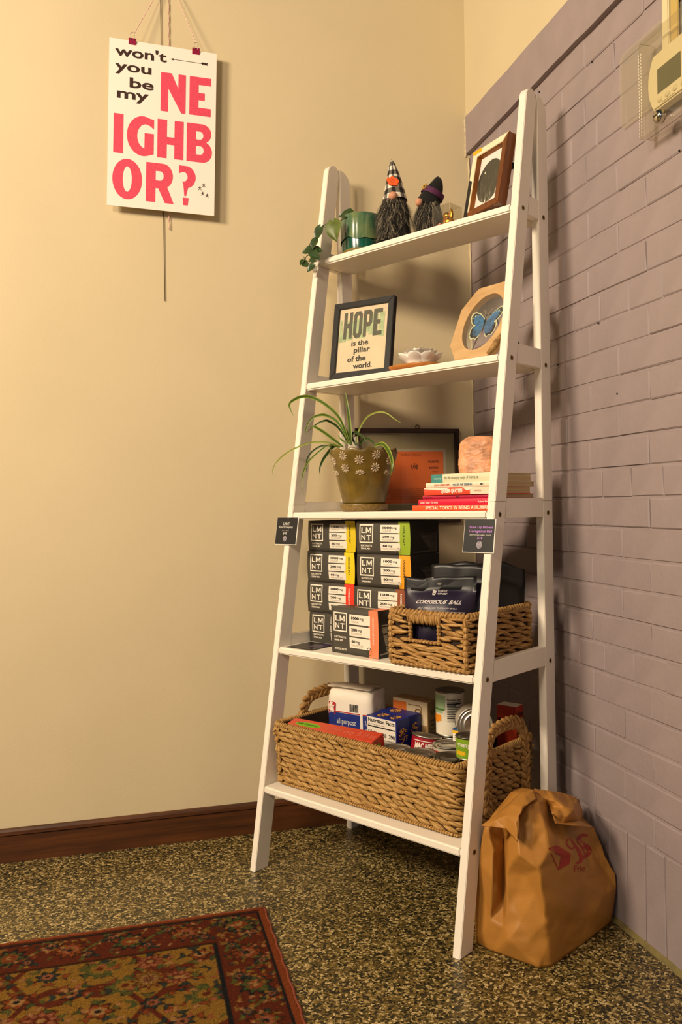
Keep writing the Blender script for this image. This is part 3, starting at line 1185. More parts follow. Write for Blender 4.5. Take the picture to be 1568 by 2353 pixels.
def build_pothos():
    u, v = 0.121, 0.334
    root = on_shelf('potted_pothos', 'green glazed planter with trailing pothos vine at the left end of the top shelf', 'potted plant', u, v, Z5)
    R0 = .0545
    H = .104
    glaze = mat('green_glaze', '#2f5a38', 0.12, coat=0.6, spec=0.6)
    nt = glaze.node_tree
    b = nt.nodes['Principled BSDF']
    tc = nt.nodes.new('ShaderNodeTexCoord')
    mp = nt.nodes.new('ShaderNodeMapping')
    mp.inputs['Scale'].default_value = (26, 26, 9)
    nz = nt.nodes.new('ShaderNodeTexNoise')
    nz.inputs['Detail'].default_value = 4
    nz.inputs['Scale'].default_value = 1
    cr = nt.nodes.new('ShaderNodeValToRGB')
    e = cr.color_ramp.elements
    e.new(.5)
    e[0].position, e[1].position, e[2].position = .3, .5, .72
    e[0].color, e[1].color, e[2].color = hexc('#1d3a2a'), hexc('#41694f'), hexc('#7e8b58')
    nt.links.new(tc.outputs['Object'], mp.inputs['Vector'])
    nt.links.new(mp.outputs['Vector'], nz.inputs['Vector'])
    nt.links.new(nz.outputs['Fac'], cr.inputs['Fac'])
    nt.links.new(cr.outputs['Color'], b.inputs['Base Color'])
    teal = mat('teal_glaze', '#155040', 0.18, nscale=30, namp=0.3, coat=0.5)
    clay = mat('raw_clay', '#7b6a2c', 0.6, nscale=60, namp=0.2)

    def drip(a):
        return .036 + .0035 * math.sin(3 * a + .5) + .0022 * math.sin(7 * a)
    bm = bmesh.new()
    prof = [(R0 + .001, 0.0), (R0 + .0015, .25), (R0 + .0015, .5), (R0 + .001, .75), (R0 + .0005, .92), (R0 - .001, .985), (R0 - .003, 1.0), (R0 - .0055, .985), (R0 - .006, .8), (R0 - .006, .3)]
    lathe(bm, prof, 56, wob=lambda a, r, t: (r + (.0013 if t < .03 else 0), drip(a) + (H - drip(a)) * t if r > R0 - .0052 or t > .9 else H * t))
    obj('glazed_body', bm, glaze, root)
    bm = bmesh.new()
    lathe(bm, [(0, .001), (R0 - .004, .001), (R0 - .0025, .004), (R0 - .002, .012)], 56)
    obj('foot', bm, clay, root)
    bm = bmesh.new()
    lathe(bm, [(R0 - .002, .010), (R0 - .0012, .02), (R0 - .0005, .046)], 56)
    obj('lower_band', bm, teal, root)
    bm = bmesh.new()
    lathe(bm, [(R0 - .006, H - .016), (.03, H - .013), (0, H - .012)], 40)
    obj('potting_soil', bm, mat('potting_soil', '#1d130a', 0.95, bump=1.0, bscale=200), root)

    off = Vector((u, v, Z5))

    def L(px, py, vv):
        return at_v(px, py, vv) - off
    runs = [[(812, 505, .31), (800, 499, .285), (783, 507, .262), (762, 514, .248), (752, 524, .245), (741, 520, .243), (737, 527, .242), (730, 550, .24), (722, 568, .24), (716, 585, .24), (712, 600, .24), (706, 610, .24)],
            [(762, 514, .248), (750, 515, .245), (739, 523, .243)],
            [(722, 568, .24), (714, 570, .238), (711, 566, .238), (715, 556, .238)],
            [(716, 585, .24), (706, 588, .24), (701, 596, .24), (697, 601, .24)],
            [(712, 600, .24), (704, 599, .24), (698, 590, .239)],
            [(800, 499, .285), (806, 493, .288), (808, 499, .288)]]
    for r in runs:
        bm = bmesh.new()
        tube(bm, smooth_path([L(*p) for p in r], 5), .0011, 6)
        obj('stem', bm, M_STEM, root)
    cam_l = Vector((-.62, -.78, -.25))
    lv = [((808, 490), (776, 494), .288, .024, (.25, -.5, .8), M_LEAF), ((765, 509), (771, 553), .247, .034, (-.1, -1, .1), M_LEAF2),
          ((738, 521), (722, 556), .241, .024, (-.5, -.9, .3), M_LEAF), ((727, 549), (716, 573), .237, .022, (-.7, -.7, .2), M_LEAF),
          ((718, 552), (716, 574), .238, .004, (.2, -1, .2), M_LEAF), ((716, 572), (693, 580), .239, .018, (.1, -.8, .5), M_LEAF), ((714, 573), (733, 594), .236, .020, (-.4, -.9, .2), M_LEAF),
          ((720, 574), (739, 576), .242, .018, (-.2, -.9, .4), M_LEAF), ((697, 597), (690, 609), .24, .013, (-.6, -.7, .2), M_LEAF), ((697, 602), (709, 612), .24, .014, (-.3, -.9, .2), M_LEAF),
          ((714, 595), (726, 600), .24, .011, (-.2, -.8, -.3), M_LEAF), ((722, 608), (705, 624), .238, .017, (-.5, -.8, .1), M_LEAF)]
    for b_, t_, vv, w, f, m in lv:
        heart_leaf(root, L(*b_, vv), L(*t_, vv - .008), w * 1.4, Vector(f) * .5 + Vector((.35, -.7, .15)), m)


build_pothos()


def fur(bm, surf, count, lo, hi, rnd, droop=0.6, width=.0009):
    """tapering strands; surf(rnd) -> (point, outward)"""
    for _ in range(count):
        p, n = surf()
        ln = rnd.uniform(lo, hi)
        side = n.cross(Vector((0, 0, 1))).normalized() * width
        d = (n * .55 + Vector((rnd.uniform(-.35, .35), rnd.uniform(-.35, .35), -droop + rnd.uniform(-.35, .25)))).normalized()
        k = 4
        q = p.copy()
        prev = None
        mi = 0 if rnd.random() < .58 else (1 if rnd.random() < .7 else 2)
        for i in range(k + 1):
            w = side * (1 - i / k) ** .7
            a, b = bm.verts.new(q - w), bm.verts.new(q + w)
            if prev:
                f = bm.faces.new((prev[0], prev[1], b, a))
                f.material_index = mi
            prev = (a, b)
            d = (d + Vector((rnd.uniform(-.3, .3), rnd.uniform(-.3, .3), -.33))).normalized()
            if (q + d * (ln / k)).z < .001:
                d.z = abs(d.z) * .1
                d.normalize()
            q = q + d * (ln / k)


M_FELT = mat('black_felt', '#0a0908', 0.95, bump=0.3, bscale=300, sheen=0.05)
M_FUR = [mat('dark_fur', '#15130e', 0.8), mat('grey_fur', '#5d564a', 0.75), mat('pale_fur', '#a89a80', 0.7)]
M_NOSE = mat('nose_fabric', '#c98f70', 0.75, nscale=30, namp=0.06)


def gnome(root, R, hb, hat_path, hat_r, hat_mats, mi_fn, front, rnd):
    """R body radius, hb height of the body top, hat along hat_path; front = angle the beard looks to"""
    bm = bmesh.new()
    lathe(bm, [(0, .0005), (R * .95, .0005), (R * 1.04, .006), (R * 1.0, hb * .3), (R * .82, hb * .65), (R * .62, hb * .95), (R * .4, hb * 1.05), (0, hb * 1.08)], 28)
    obj('body', bm, M_FELT, root)
    pts = smooth_path(hat_path, 4)
    bm = bmesh.new()
    n = 16
    m = len(pts) - 1
    rings = []
    for i, p in enumerate(pts):
        t = i / m
        tan = (pts[min(i + 1, m)] - pts[max(0, i - 1)]).normalized()
        sx = Vector((1, 0, 0))
        sx = (sx - tan * sx.dot(tan)).normalized()
        sy = tan.cross(sx)
        r = hat_r(t)
        rings.append([bm.verts.new(p + sx * (r * math.cos(2 * PI * k / n)) + sy * (r * math.sin(2 * PI * k / n))) for k in range(n)])
    for i in range(m):
        for k in range(n):
            f = bm.faces.new((rings[i][k], rings[i][(k + 1) % n], rings[i + 1][(k + 1) % n], rings[i + 1][k]))
            f.smooth = True
            f.material_index = mi_fn(i, k, m, n)
    bm.faces.new(rings[-1])
    hat = obj('hat', bm, hat_mats, root)
    fd = Vector((math.cos(front), math.sin(front), 0))
    # beard: base pad and strands
    bm = bmesh.new()
    ztop = hb * .93

    def surf():
        t = rnd.random() ** .85
        z = .018 + (ztop - .018) * t
        a = front + rnd.gauss(0, .72)
        a = max(front - 1.5, min(front + 1.5, a))
        wave = 1.0 + .12 * math.cos((z / ztop) * 9.5)
        rr = R * (1.12 - .30 * t) * wave
        nn = Vector((math.cos(a), math.sin(a), 0))
        return nn * rr + Vector((0, 0, z)), nn
    NR, NA = 12, 16
    rows = []
    for i in range(NR + 1):
        t = i / NR
        z = .004 + (ztop - .004) * t
        wave = 1.0 + .10 * math.cos((z / ztop) * 9.5)
        rr = R * (1.14 - .32 * t) * wave
        rows.append([bm.verts.new((rr * math.cos(front + q) * (1.0 if abs(q) < 1.4 else .85), rr * math.sin(front + q) * (1.0 if abs(q) < 1.4 else .85), z)) for q in np.linspace(-1.6, 1.6, NA + 1)])
    for A, B in zip(rows, rows[1:]):
        for k in range(NA):
            f = bm.faces.new((A[k], A[k + 1], B[k + 1], B[k]))
            f.smooth = True
    fur(bm, surf, 1900, R * .55, R * 1.15, rnd, width=R * .016)
    bd = obj('beard', bm, M_FUR, root)
    bd['kind'] = 'stuff'
    return fd


def build_gnomes():
    rnd = random.Random(3)
    white = mat('gingham_white', '#e6ddcc', 0.85)
    grey = mat('gingham_grey', '#6b665c', 0.85)
    black = mat('gingham_black', '#14120f', 0.85)
    r1 = on_shelf('plush_gnome', 'plush gnome with black and white gingham hat and orange pumpkin badge', 'gnome', 0.2395, 0.328, Z5)
    R, hb = .0415, .128
    front = math.radians(-56)

    def mi1(i, k, m, n):
        a, b = (k % 2), ((i * 9 // m) % 2)
        return 2 if (a and b) else (1 if (a or b) else 0)
    fx, fy = math.cos(front), math.sin(front)
    path = [(.003, 0, hb - .012), (.002, 0, hb + .015), (0.0, 0, hb + .045), (-.003, .001, hb + .072), (-.006, .001, hb + .098)]
    gnome(r1, R, hb, path, lambda t: .0315 * (1 - t) ** .72 * (1 - .1 * t) + .0012, [white, grey, black], mi1, front, rnd)
    bm = bmesh.new()
    tube(bm, [(-.006, .001, hb + .0965), (-.0062, .001, hb + .1)], [.0018, .0007], 8, mi=0)
    obj('hat_tip', bm, black, r1)
    bm = bmesh.new()
    ellipsoid(bm, (fx * .033, fy * .033, hb - .009), (.0116, .0112, .0105), 16, 10)
    obj('nose', bm, M_NOSE, r1)
    # flat felt pumpkin badge on the hat front
    bm = bmesh.new()
    side = Vector((-fy, fx, 0))
    upv = Vector((-fx * .22, -fy * .22, 1)).normalized()
    rot = math.radians(28)
    ex = side * -1 * math.cos(rot) + upv * math.sin(rot)
    ex = -side * math.cos(-rot) + upv * math.sin(rot)
    ey = ex.cross(Vector((fx, fy, .2)).normalized()) * -1
    if ey.z < 0:
        ey = -ey
    nrm = Vector((fx, fy, .22)).normalized()
    c0 = Vector((fx * .0285, fy * .0285, hb + .030))
    out = [(math.cos(a) * .0165 * (1 + .09 * math.cos(5 * a)), math.sin(a) * .0112 * (1 + .09 * math.cos(5 * a + .5))) for a in np.linspace(0, 2 * PI, 29)[:-1]]
    n_ = len(out)
    P = [c0 + ex * a + ey * b + nrm * .0016 for a, b in out] + [c0 + ex * a + ey * b - nrm * .002 for a, b in out]
    add(bm, P, [tuple(range(n_))] + [(i, (i + 1) % n_, n_ + (i + 1) % n_, n_ + i) for i in range(n_)])
    pb = obj('pumpkin_badge', bm, mat('orange_felt', '#f0560c', 0.7), r1)
    bm = bmesh.new()
    for a, b, r_ in ((-.005, .003, .0011), (.002, .003, .0011), (.006, .0035, .0006), (-.001, .0005, .0006)):
        P = [c0 + ex * (a + r_ * math.cos(t)) + ey * (b + r_ * math.sin(t)) + nrm * .0019 for t in np.linspace(0, 2 * PI, 9)[:-1]]
        add(bm, P, [tuple(range(8))])
    P = []
    for i in range(9):
        t = -1 + 2 * i / 8
        P.append(c0 + ex * (.0055 * t) + ey * (-.0015 - .003 * (1 - t * t)) + nrm * .0019)
    for i in range(9):
        t = 1 - 2 * i / 8
        P.append(c0 + ex * (.0055 * t) + ey * (-.0010 - .0022 * (1 - t * t)) + nrm * .0019)
    add(bm, P, [tuple(range(18))])
    obj('stitched_face', bm, M_PRINTK, pb)

    r2 = on_shelf('plush_gnome', 'plush gnome with black witch hat and purple band behind clear case', 'gnome', 0.3390, 0.350, Z5)
    R, hb = .0350, .100
    front = math.radians(-104)
    fx, fy = math.cos(front), math.sin(front)
    path = [(-.006, -.006, hb - .018), (.000, -.001, hb + .000), (.009, .005, hb + .020), (.015, .010, hb + .040), (.017, .012, hb + .058)]
    gnome(r2, R, hb, path, lambda t: .0300 * (1 - t ** 2.0) ** .62 * (1 - .30 * t) + .0015, [M_FELT], lambda i, k, m, n: 0, front, rnd)
    purple = mat('purple_band', '#4d1540', 0.7)
    bm = bmesh.new()
    pts = smooth_path([Vector(p) for p in path], 8)
    for i0 in (11,):
        p, q = pts[i0], pts[i0 + 5]
        tan = (q - p).normalized()
        sx = (Vector((1, 0, 0)) - tan * tan.x).normalized()
        sy = tan.cross(sx)
        rr = []
        for c, r_ in ((p, .0302), (p.lerp(q, .5), .0301), (q, .0288)):
            rr.append([bm.verts.new(c + sx * (r_ * math.cos(2 * PI * k / 28)) + sy * (r_ * math.sin(2 * PI * k / 28))) for k in range(28)])
        for A, B in zip(rr, rr[1:]):
            for k in range(28):
                bm.faces.new((A[k], A[(k + 1) % 28], B[(k + 1) % 28], B[k])).smooth = True
        bc = p.lerp(q, .5)
    obj('hat_band', bm, purple, r2)
    bm = bmesh.new()
    c0 = bc + Vector((fx, fy, .55)).normalized() * .0300
    nrm = Vector((fx, fy, .55)).normalized()
    sd = Vector((-fy, fx, 0))
    up = nrm.cross(sd)
    if up.z < 0:
        up = -up
    for (a, b, w, h) in ((-.006, 0, .0016, .0065), (.006, 0, .0016, .0065), (0, .0055, .0076, .0014), (0, -.0055, .0076, .0014)):
        Mx = Matrix((sd, nrm, up)).transposed().to_4x4()
        Mx.translation = c0
        box(bm, a - w, a + w, -.001, .0014, b - h, b + h, M=Mx)
    obj('hat_buckle', bm, mat('gold_felt', '#b99a3f', 0.6), r2)
    bm = bmesh.new()
    ellipsoid(bm, (fx * .036, fy * .036, hb - .012), (.0100, .0100, .0095), 16, 10)
    obj('nose', bm, M_NOSE, r2)


build_gnomes()


def build_case():
    u, v, w, h = .389, .292, .0500, .0545
    root = on_shelf('display_case', 'small clear acrylic display case near the front of the top shelf', 'display case', u, v, Z5 + .0005)
    t = .0016
    for nm, b in (('front_panel', (0, w, 0, t, 0, h)), ('back_panel', (0, w, w - t, w, 0, h)), ('side_panel', (0, t, t, w - t, 0, h)), ('side_panel', (w - t, w, t, w - t, 0, h)), ('lid_panel', (t, w - t, t, w - t, h - t, h))):
        bm = bmesh.new()
        box(bm, *b, .0003, seg=1)
        obj(nm, bm, M_ACRYL, root)
    me = mat('acrylic_edge', '#cfc4a8', 0.25)
    for (a, b) in ((0, 0), (w, 0), (w, w), (0, w)):
        bm = bmesh.new()
        tube(bm, [(a, b, .0), (a, b, h)], .0006, 6)
        obj('edge', bm, me, root)
    gold = mat('polished_gold', '#e3ab3c', 0.26, 1.0)
    pinkm = mat('pink_enamel', '#d58a6a', 0.3)
    f = on_shelf('golden_figurine', 'tiny shiny golden cat figurine sitting inside the clear case', 'figurine', u + w / 2 + .001, v + w / 2 - .002, Z5 + .0008, yaw=math.radians(-12))
    f.scale = (1.24, 1.24, 1.24)
    bm = bmesh.new()
    ellipsoid(bm, (.001, .001, .0125), (.0135, .0105, .0125), 18, 12)
    ellipsoid(bm, (.001, -.001, .024), (.0098, .0088, .0085), 18, 12)
    obj('body', bm, gold, f)
    for s in (-1, 1):
        bm = bmesh.new()
        tube(bm, [(.001 + s * .0052, 0, .0290), (.001 + s * .0066, 0, .0345)], [.0032, .0005], 10)
        obj('ear', bm, gold, f)
        bm = bmesh.new()
        ellipsoid(bm, (s * .0068 - .001, -.0085, .0032), (.0042, .0045, .0032), 12, 8)
        obj('paw', bm, gold, f)
    bm = bmesh.new()
    tube(bm, smooth_path([(.0105, -.002, .012), (.0155, -.003, .018), (.0160, -.003, .026), (.0145, -.003, .0315)], 4), [.0032] * 13, 10)
    ellipsoid(bm, (.0142, -.003, .0318), (.0036, .0036, .0034), 10, 8)
    obj('raised_arm', bm, gold, f)
    bm = bmesh.new()
    for k in range(5):
        a = k * 1.257
        ellipsoid(bm, (-.0125 + .0028 * math.cos(a), -.0095, .0090 + .0028 * math.sin(a)), (.0022, .0016, .0022), 8, 6)
    ellipsoid(bm, (-.0125, -.0112, .0090), (.0016, .0012, .0016), 8, 6)
    obj('enamel_flower', bm, pinkm, f)
    bm = bmesh.new()
    tube(bm, [(.001 + .0085 * math.cos(a), -.0005 + .0078 * math.sin(a), .0175) for a in np.linspace(0, 2 * PI, 19)], .0011, 6, cap=False)
    obj('collar', bm, mat('red_enamel', '#a5401c', 0.3), f)


build_case()


def frame_rails(root, W, H, fw, fd, m, y0=0.0, bev=.0012):
    for a in range(4):
        bm = bmesh.new()
        if a < 2:
            zz, s = (0, 1) if a == 0 else (H, -1)
            P = [(0, zz), (W, zz), (W - fw, zz + s * fw), (fw, zz + s * fw)]
        else:
            xx, s = (0, 1) if a == 2 else (W, -1)
            P = [(xx, 0), (xx, H), (xx + s * fw, H - fw), (xx + s * fw, fw)]
        prism(bm, P, y0, y0 + fd, bev=bev)
        mm = m[a] if isinstance(m, (list, tuple)) else m
        obj('frame_rail', bm, mm, root)


def build_moon_frame():
    W, H = .132, .170
    root = on_shelf('moon_picture_frame', 'wooden frame painted cream, black and yellow holding a moonlit forest print', 'picture frame', .470, .302, Z5, math.radians(-20), math.radians(11.5))
    root.location.z += .0055
    wood = stretch_mat('oiled_wood', '#5a2c0a', '#7d4514', (60, 60, 8), 0.4)
    cream = mat('cream_paint', '#e9dcbc', 0.5)
    fw, fd = .0175, .024
    frame_rails(root, W, H, fw, fd, [wood, cream, cream, wood])
    # paint blocks over the corners of the wood
    bm = bmesh.new()
    prism(bm, [(-.0004, .0), (.0128, .0), (.0128, .093), (-.0004, .100)], -.0005, fd)
    obj('black_paint', bm, mat('black_paint', '#121110', 0.5), root)
    bm = bmesh.new()
    prism(bm, [(-.0006, H - .009), (.034, H - .009), (.034, H + .0004), (-.0006, H + .0004)], -.0007, fd)
    obj('yellow_paint', bm, mat('yellow_paint', '#e9a70a', 0.5), root)
    bm = bmesh.new()
    for P in ([(fw, fw), (W - fw, fw), (W - fw - .003, fw + .003), (fw + .003, fw + .003)], [(fw, H - fw), (W - fw, H - fw), (W - fw - .003, H - fw - .003), (fw + .003, H - fw - .003)],
              [(fw, fw), (fw, H - fw), (fw + .003, H - fw - .003), (fw + .003, fw + .003)], [(W - fw, fw), (W - fw, H - fw), (W - fw - .003, H - fw - .003), (W - fw - .003, fw + .003)]):
        add(bm, [(a, .001 + (.012 if i > 1 else 0), b) for i, (a, b) in enumerate(P)], [(0, 1, 2, 3)])
    obj('inner_lip', bm, stretch_mat('inner_wood', '#6d3a0d', '#94591c', (60, 60, 8), 0.4), root)
    bm = bmesh.new()
    rect(bm, fw, fw, W - fw, H - fw, .013)
    obj('mat_board', bm, mat('white_mat', '#e8e0d6', 0.7), root)
    md = mat('night_print', '#3a3a30', 0.5)
    nt = md.node_tree
    b = nt.nodes['Principled BSDF']
    tc = nt.nodes.new('ShaderNodeTexCoord')
    mp = nt.nodes.new('ShaderNodeMapping')
    mp.inputs['Scale'].default_value = (190, 30, 42)
    nz = nt.nodes.new('ShaderNodeTexNoise')
    nz.inputs['Detail'].default_value = 5
    nz.inputs['Scale'].default_value = 1
    sx = nt.nodes.new('ShaderNodeSeparateXYZ')
    mr = nt.nodes.new('ShaderNodeMapRange')
    mr.inputs['From Min'].default_value = .030
    mr.inputs['From Max'].default_value = .105
    mr.inputs['To Min'].default_value = .07
    mr.inputs['To Max'].default_value = -.16
    ad = nt.nodes.new('ShaderNodeMath')
    ad.operation = 'ADD'
    cr = nt.nodes.new('ShaderNodeValToRGB')
    e = cr.color_ramp.elements
    e.new(.5)
    e[0].position, e[1].position, e[2].position = .40, .60, .70
    e[0].color, e[1].color, e[2].color = hexc('#35352a'), hexc('#4c4b3c'), hexc('#d8d2c2')
    for l in ((tc.outputs['Object'], mp.inputs['Vector']), (mp.outputs['Vector'], nz.inputs['Vector']), (tc.outputs['Object'], sx.inputs['Vector']), (sx.outputs['Z'], mr.inputs['Value']), (nz.outputs['Fac'], ad.inputs[0]), (mr.outputs['Result'], ad.inputs[1]), (ad.outputs[0], cr.inputs['Fac']), (cr.outputs['Color'], b.inputs['Base Color'])):
        nt.links.new(*l)
    bm = bmesh.new()
    cx, cz, rx, rz = W / 2 - .001, H / 2 - .004, .0455, .0520
    add(bm, [(cx + rx * math.cos(a), .0126, cz + rz * math.sin(a)) for a in np.linspace(0, 2 * PI, 49)[:-1]], [tuple(range(48))])
    obj('forest_print', bm, md, root)
    bm = bmesh.new()
    add(bm, [(cx - .020 + .0028 * math.cos(a), .0122, cz + .026 + .0030 * math.sin(a)) for a in np.linspace(0, 2 * PI, 17)[:-1]], [tuple(range(16))])
    obj('printed_moon', bm, mat('moon_print', '#cfc8b4', 0.6), root)
    bm = bmesh.new()
    rect(bm, fw, fw, W - fw, H - fw, .0105)
    obj('glass_pane', bm, M_GLASS, root)
    bm = bmesh.new()
    box(bm, .004, W - .004, fd, fd + .003, .004, H - .004, .0008)
    obj('back_board', bm, M_BLACK, root)
    bm = bmesh.new()
    lathe(bm, [(0, .010), (.006, .009), (.008, .005), (.007, 0), (0, 0)], 16)
    k = obj('back_knob', bm, M_BLACK, root)
    k.location = (W - .010, fd + .003, H * .60)
    k.rotation_euler = (-PI / 2, 0, 0)
    k.scale = (1, 1, 1)


build_moon_frame()


# ================================================================== FOURTH SHELF
def build_hope_frame():
    W, H = .179, .2085
    root = on_shelf('quote_frame', 'black framed letterpress print reading HOPE is the pillar of the world', 'picture frame', .0925, .2245, Z4, math.radians(11.5), math.radians(10.3))
    root.location.z += .0036
    blk = mat('black_frame', '#15130f', 0.5, nscale=40, namp=0.1, spec=0.3)
    fw, fd = .0165, .018
    frame_rails(root, W, H, fw, fd, blk)
    bm = bmesh.new()
    rect(bm, fw * .9, fw * .9, W - fw * .9, H - fw * .9, .006)
    obj('paper_print', bm, mat('tan_paper', '#d9c7a4', 0.7, nscale=25, namp=0.05), root)
    iw, ih = W - 2 * fw, H - 2 * fw

    def T(s, t):
        return (fw + s * iw, H - fw - t * ih)
    ghost = mat('pale_green_ink', '#a9b88a', 0.7, nscale=90, namp=0.18)
    bm = bmesh.new()
    for s0, s1, t0, t1 in ((.02, .075, .17, .52), (.14, .30, .20, .50), (.36, .56, .18, .49), (.62, .80, .12, .45), (.83, .93, .12, .50), (.07, .16, .40, .52), (.56, .63, .30, .40)):
        x0, z1 = T(s0, t0)
        x1, z0 = T(s1, t1)
        rect(bm, x0, z0, x1, z1, .0056)
    g = obj('ghost_print', bm, ghost, root)
    g['kind'] = 'stuff'
    bm = bmesh.new()
    x0, z1 = T(.10, .065)
    x1, z0 = T(.885, .475)
    hw = (x1 - x0)
    gl = {'H': [[(0, 0), (.36, 0), (.36, .40), (.64, .40), (.64, 0), (1, 0), (1, 1), (.64, 1), (.64, .58), (.36, .58), (.36, 1), (0, 1)]],
          'O': [[(.22, 0), (.78, 0), (1, .13), (1, .87), (.78, 1), (.22, 1), (0, .87), (0, .13)], [(.40, .16), (.60, .16), (.64, .2), (.64, .8), (.60, .84), (.40, .84), (.36, .8), (.36, .2)]],
          'P': [[(0, 0), (.36, 0), (.36, .38), (.78, .38), (1, .50), (1, .88), (.78, 1), (0, 1)], [(.36, .54), (.58, .54), (.64, .58), (.64, .80), (.58, .84), (.36, .84)]],
          'E': [[(0, 0), (1, 0), (1, .16), (.42, .16), (.42, .42), (.82, .42), (.82, .58), (.42, .58), (.42, .84), (1, .84), (1, 1), (0, 1)]]}
    for i, ch in enumerate('HOPE'):
        flat(bm, poly_geo(gl[ch]), lambda a, b: (x0 + hw * (i * .258 + a * .226), .0052, z0 + (z1 - z0) * b))
    obj('printed_word', bm, mat('grey_green_ink', '#5b5a48', 0.7, nscale=120, namp=0.15), root)
    ink = mat('grey_ink', '#3c3a33', 0.7)
    for s, s0, s1, t0, t1 in (('is the', .285, .63, .515, .600), ('pillar', .345, .675, .625, .735), ('of the', .225, .60, .755, .845), ('world.', .35, .735, .870, .955)):
        bm = bmesh.new()
        x0, z1 = T(s0, t0)
        x1, z0 = T(s1, t1)
        text(bm, s, x0, z0, x1, z1, .0052, bold=.022)
        obj('printed_word', bm, ink, root)
    bm = bmesh.new()
    rect(bm, fw * .9, fw * .9, W - fw * .9, H - fw * .9, .0042)
    obj('glass_pane', bm, M_GLASS, root)
    bm = bmesh.new()
    box(bm, .003, W - .003, fd, fd + .002, .003, H - .003, .0005)
    prism(bm, [(W * .4, .012), (W * .6, .012), (W * .55, H * .7), (W * .45, H * .7)], fd + .002, fd + .006)
    obj('back_board', bm, M_BLACK, root)


build_hope_frame()


def build_lotus():
    tray = on_shelf('wooden_tray', 'small square wooden tray holding the white lotus candle holder', 'tray', .346, .288, Z4 + .0004, math.radians(6))
    wd = stretch_mat('acacia_wood', '#9a5a20', '#c07c34', (12, 70, 70), 0.4)
    bm = bmesh.new()
    s = .070
    prof = [(-s, 0)]
    out = []
    for k in range(32):
        a = 2 * PI * k / 32
        e = (abs(math.cos(a)) ** 3.4 + abs(math.sin(a)) ** 3.4) ** (-1 / 3.4)
        out.append((e * math.cos(a), e * math.sin(a)))
    rings = []
    for r, z in ((s * .86, 0.0), (s * .95, .004), (s, .010), (s * .985, .0125), (s * .93, .011), (s * .85, .007), (s * .3, .006)):
        rings.append([bm.verts.new((r * a, r * b, z)) for a, b in out])
    for A, B in zip(rings, rings[1:]):
        for k in range(32):
            bm.faces.new((A[k], A[(k + 1) % 32], B[(k + 1) % 32], B[k])).smooth = True
    bm.faces.new(rings[0][::-1])
    bm.faces.new(rings[-1])
    obj('dish', bm, wd, tray)
    lot = on_shelf('lotus_candle_holder', 'white porcelain lotus flower candle holder sitting on the wooden tray', 'candle holder', .346, .288, Z4 + .0095, math.radians(6))
    lot.scale = (1.2, 1.2, 1.2)
    por = mat('white_porcelain', '#f6f1e8', 0.35, sss=0.0)
    bm = bmesh.new()
    lathe(bm, [(0, 0), (.030, 0), (.036, .004), (.026, .009), (.020, .012), (.018, .006), (0, .006)], 24)
    obj('cup', bm, por, lot)
    for ring, (n, r0, ln, tilt, wd_) in enumerate(((8, .020, .037, 20, .036), (8, .015, .036, 40, .033), (7, .010, .035, 60, .028))):
        bm = bmesh.new()
        NS, NW = 8, 4
        rows = []
        for i in range(NS + 1):
            t = i / NS
            w = wd_ * .5 * math.sin(PI * (.22 + .78 * t) ** 1.15) ** .62 if i < NS else .0004
            row = []
            for j in range(-NW, NW + 1):
                q = j / NW
                tl = math.radians(tilt) + .55 * t
                x = r0 + ln * t * math.cos(math.radians(tilt) + .30 * t) - .25 * w * q * q
                z = .006 + ln * t * math.sin(math.radians(tilt) + .30 * t) + .32 * w * q * q
                row.append(bm.verts.new((x, w * q, z)))
            rows.append(row)
        for A, B in zip(rows, rows[1:]):
            for j in range(2 * NW):
                bm.faces.new((A[j], A[j + 1], B[j + 1], B[j])).smooth = True
        bmesh.ops.solidify(bm, geom=bm.faces[:], thickness=.0026)
        bmesh.ops.recalc_face_normals(bm, faces=bm.faces)
        for f in bm.faces:
            f.smooth = True
        me = bpy.data.meshes.new('petal')
        bm.to_mesh(me)
        bm.free()
        me.materials.append(por)
        for k in range(n):
            o = obj('petal', me, parent=lot)
            o.rotation_euler = (0, 0, 2 * PI * k / n + ring * .35 + .2)


build_lotus()


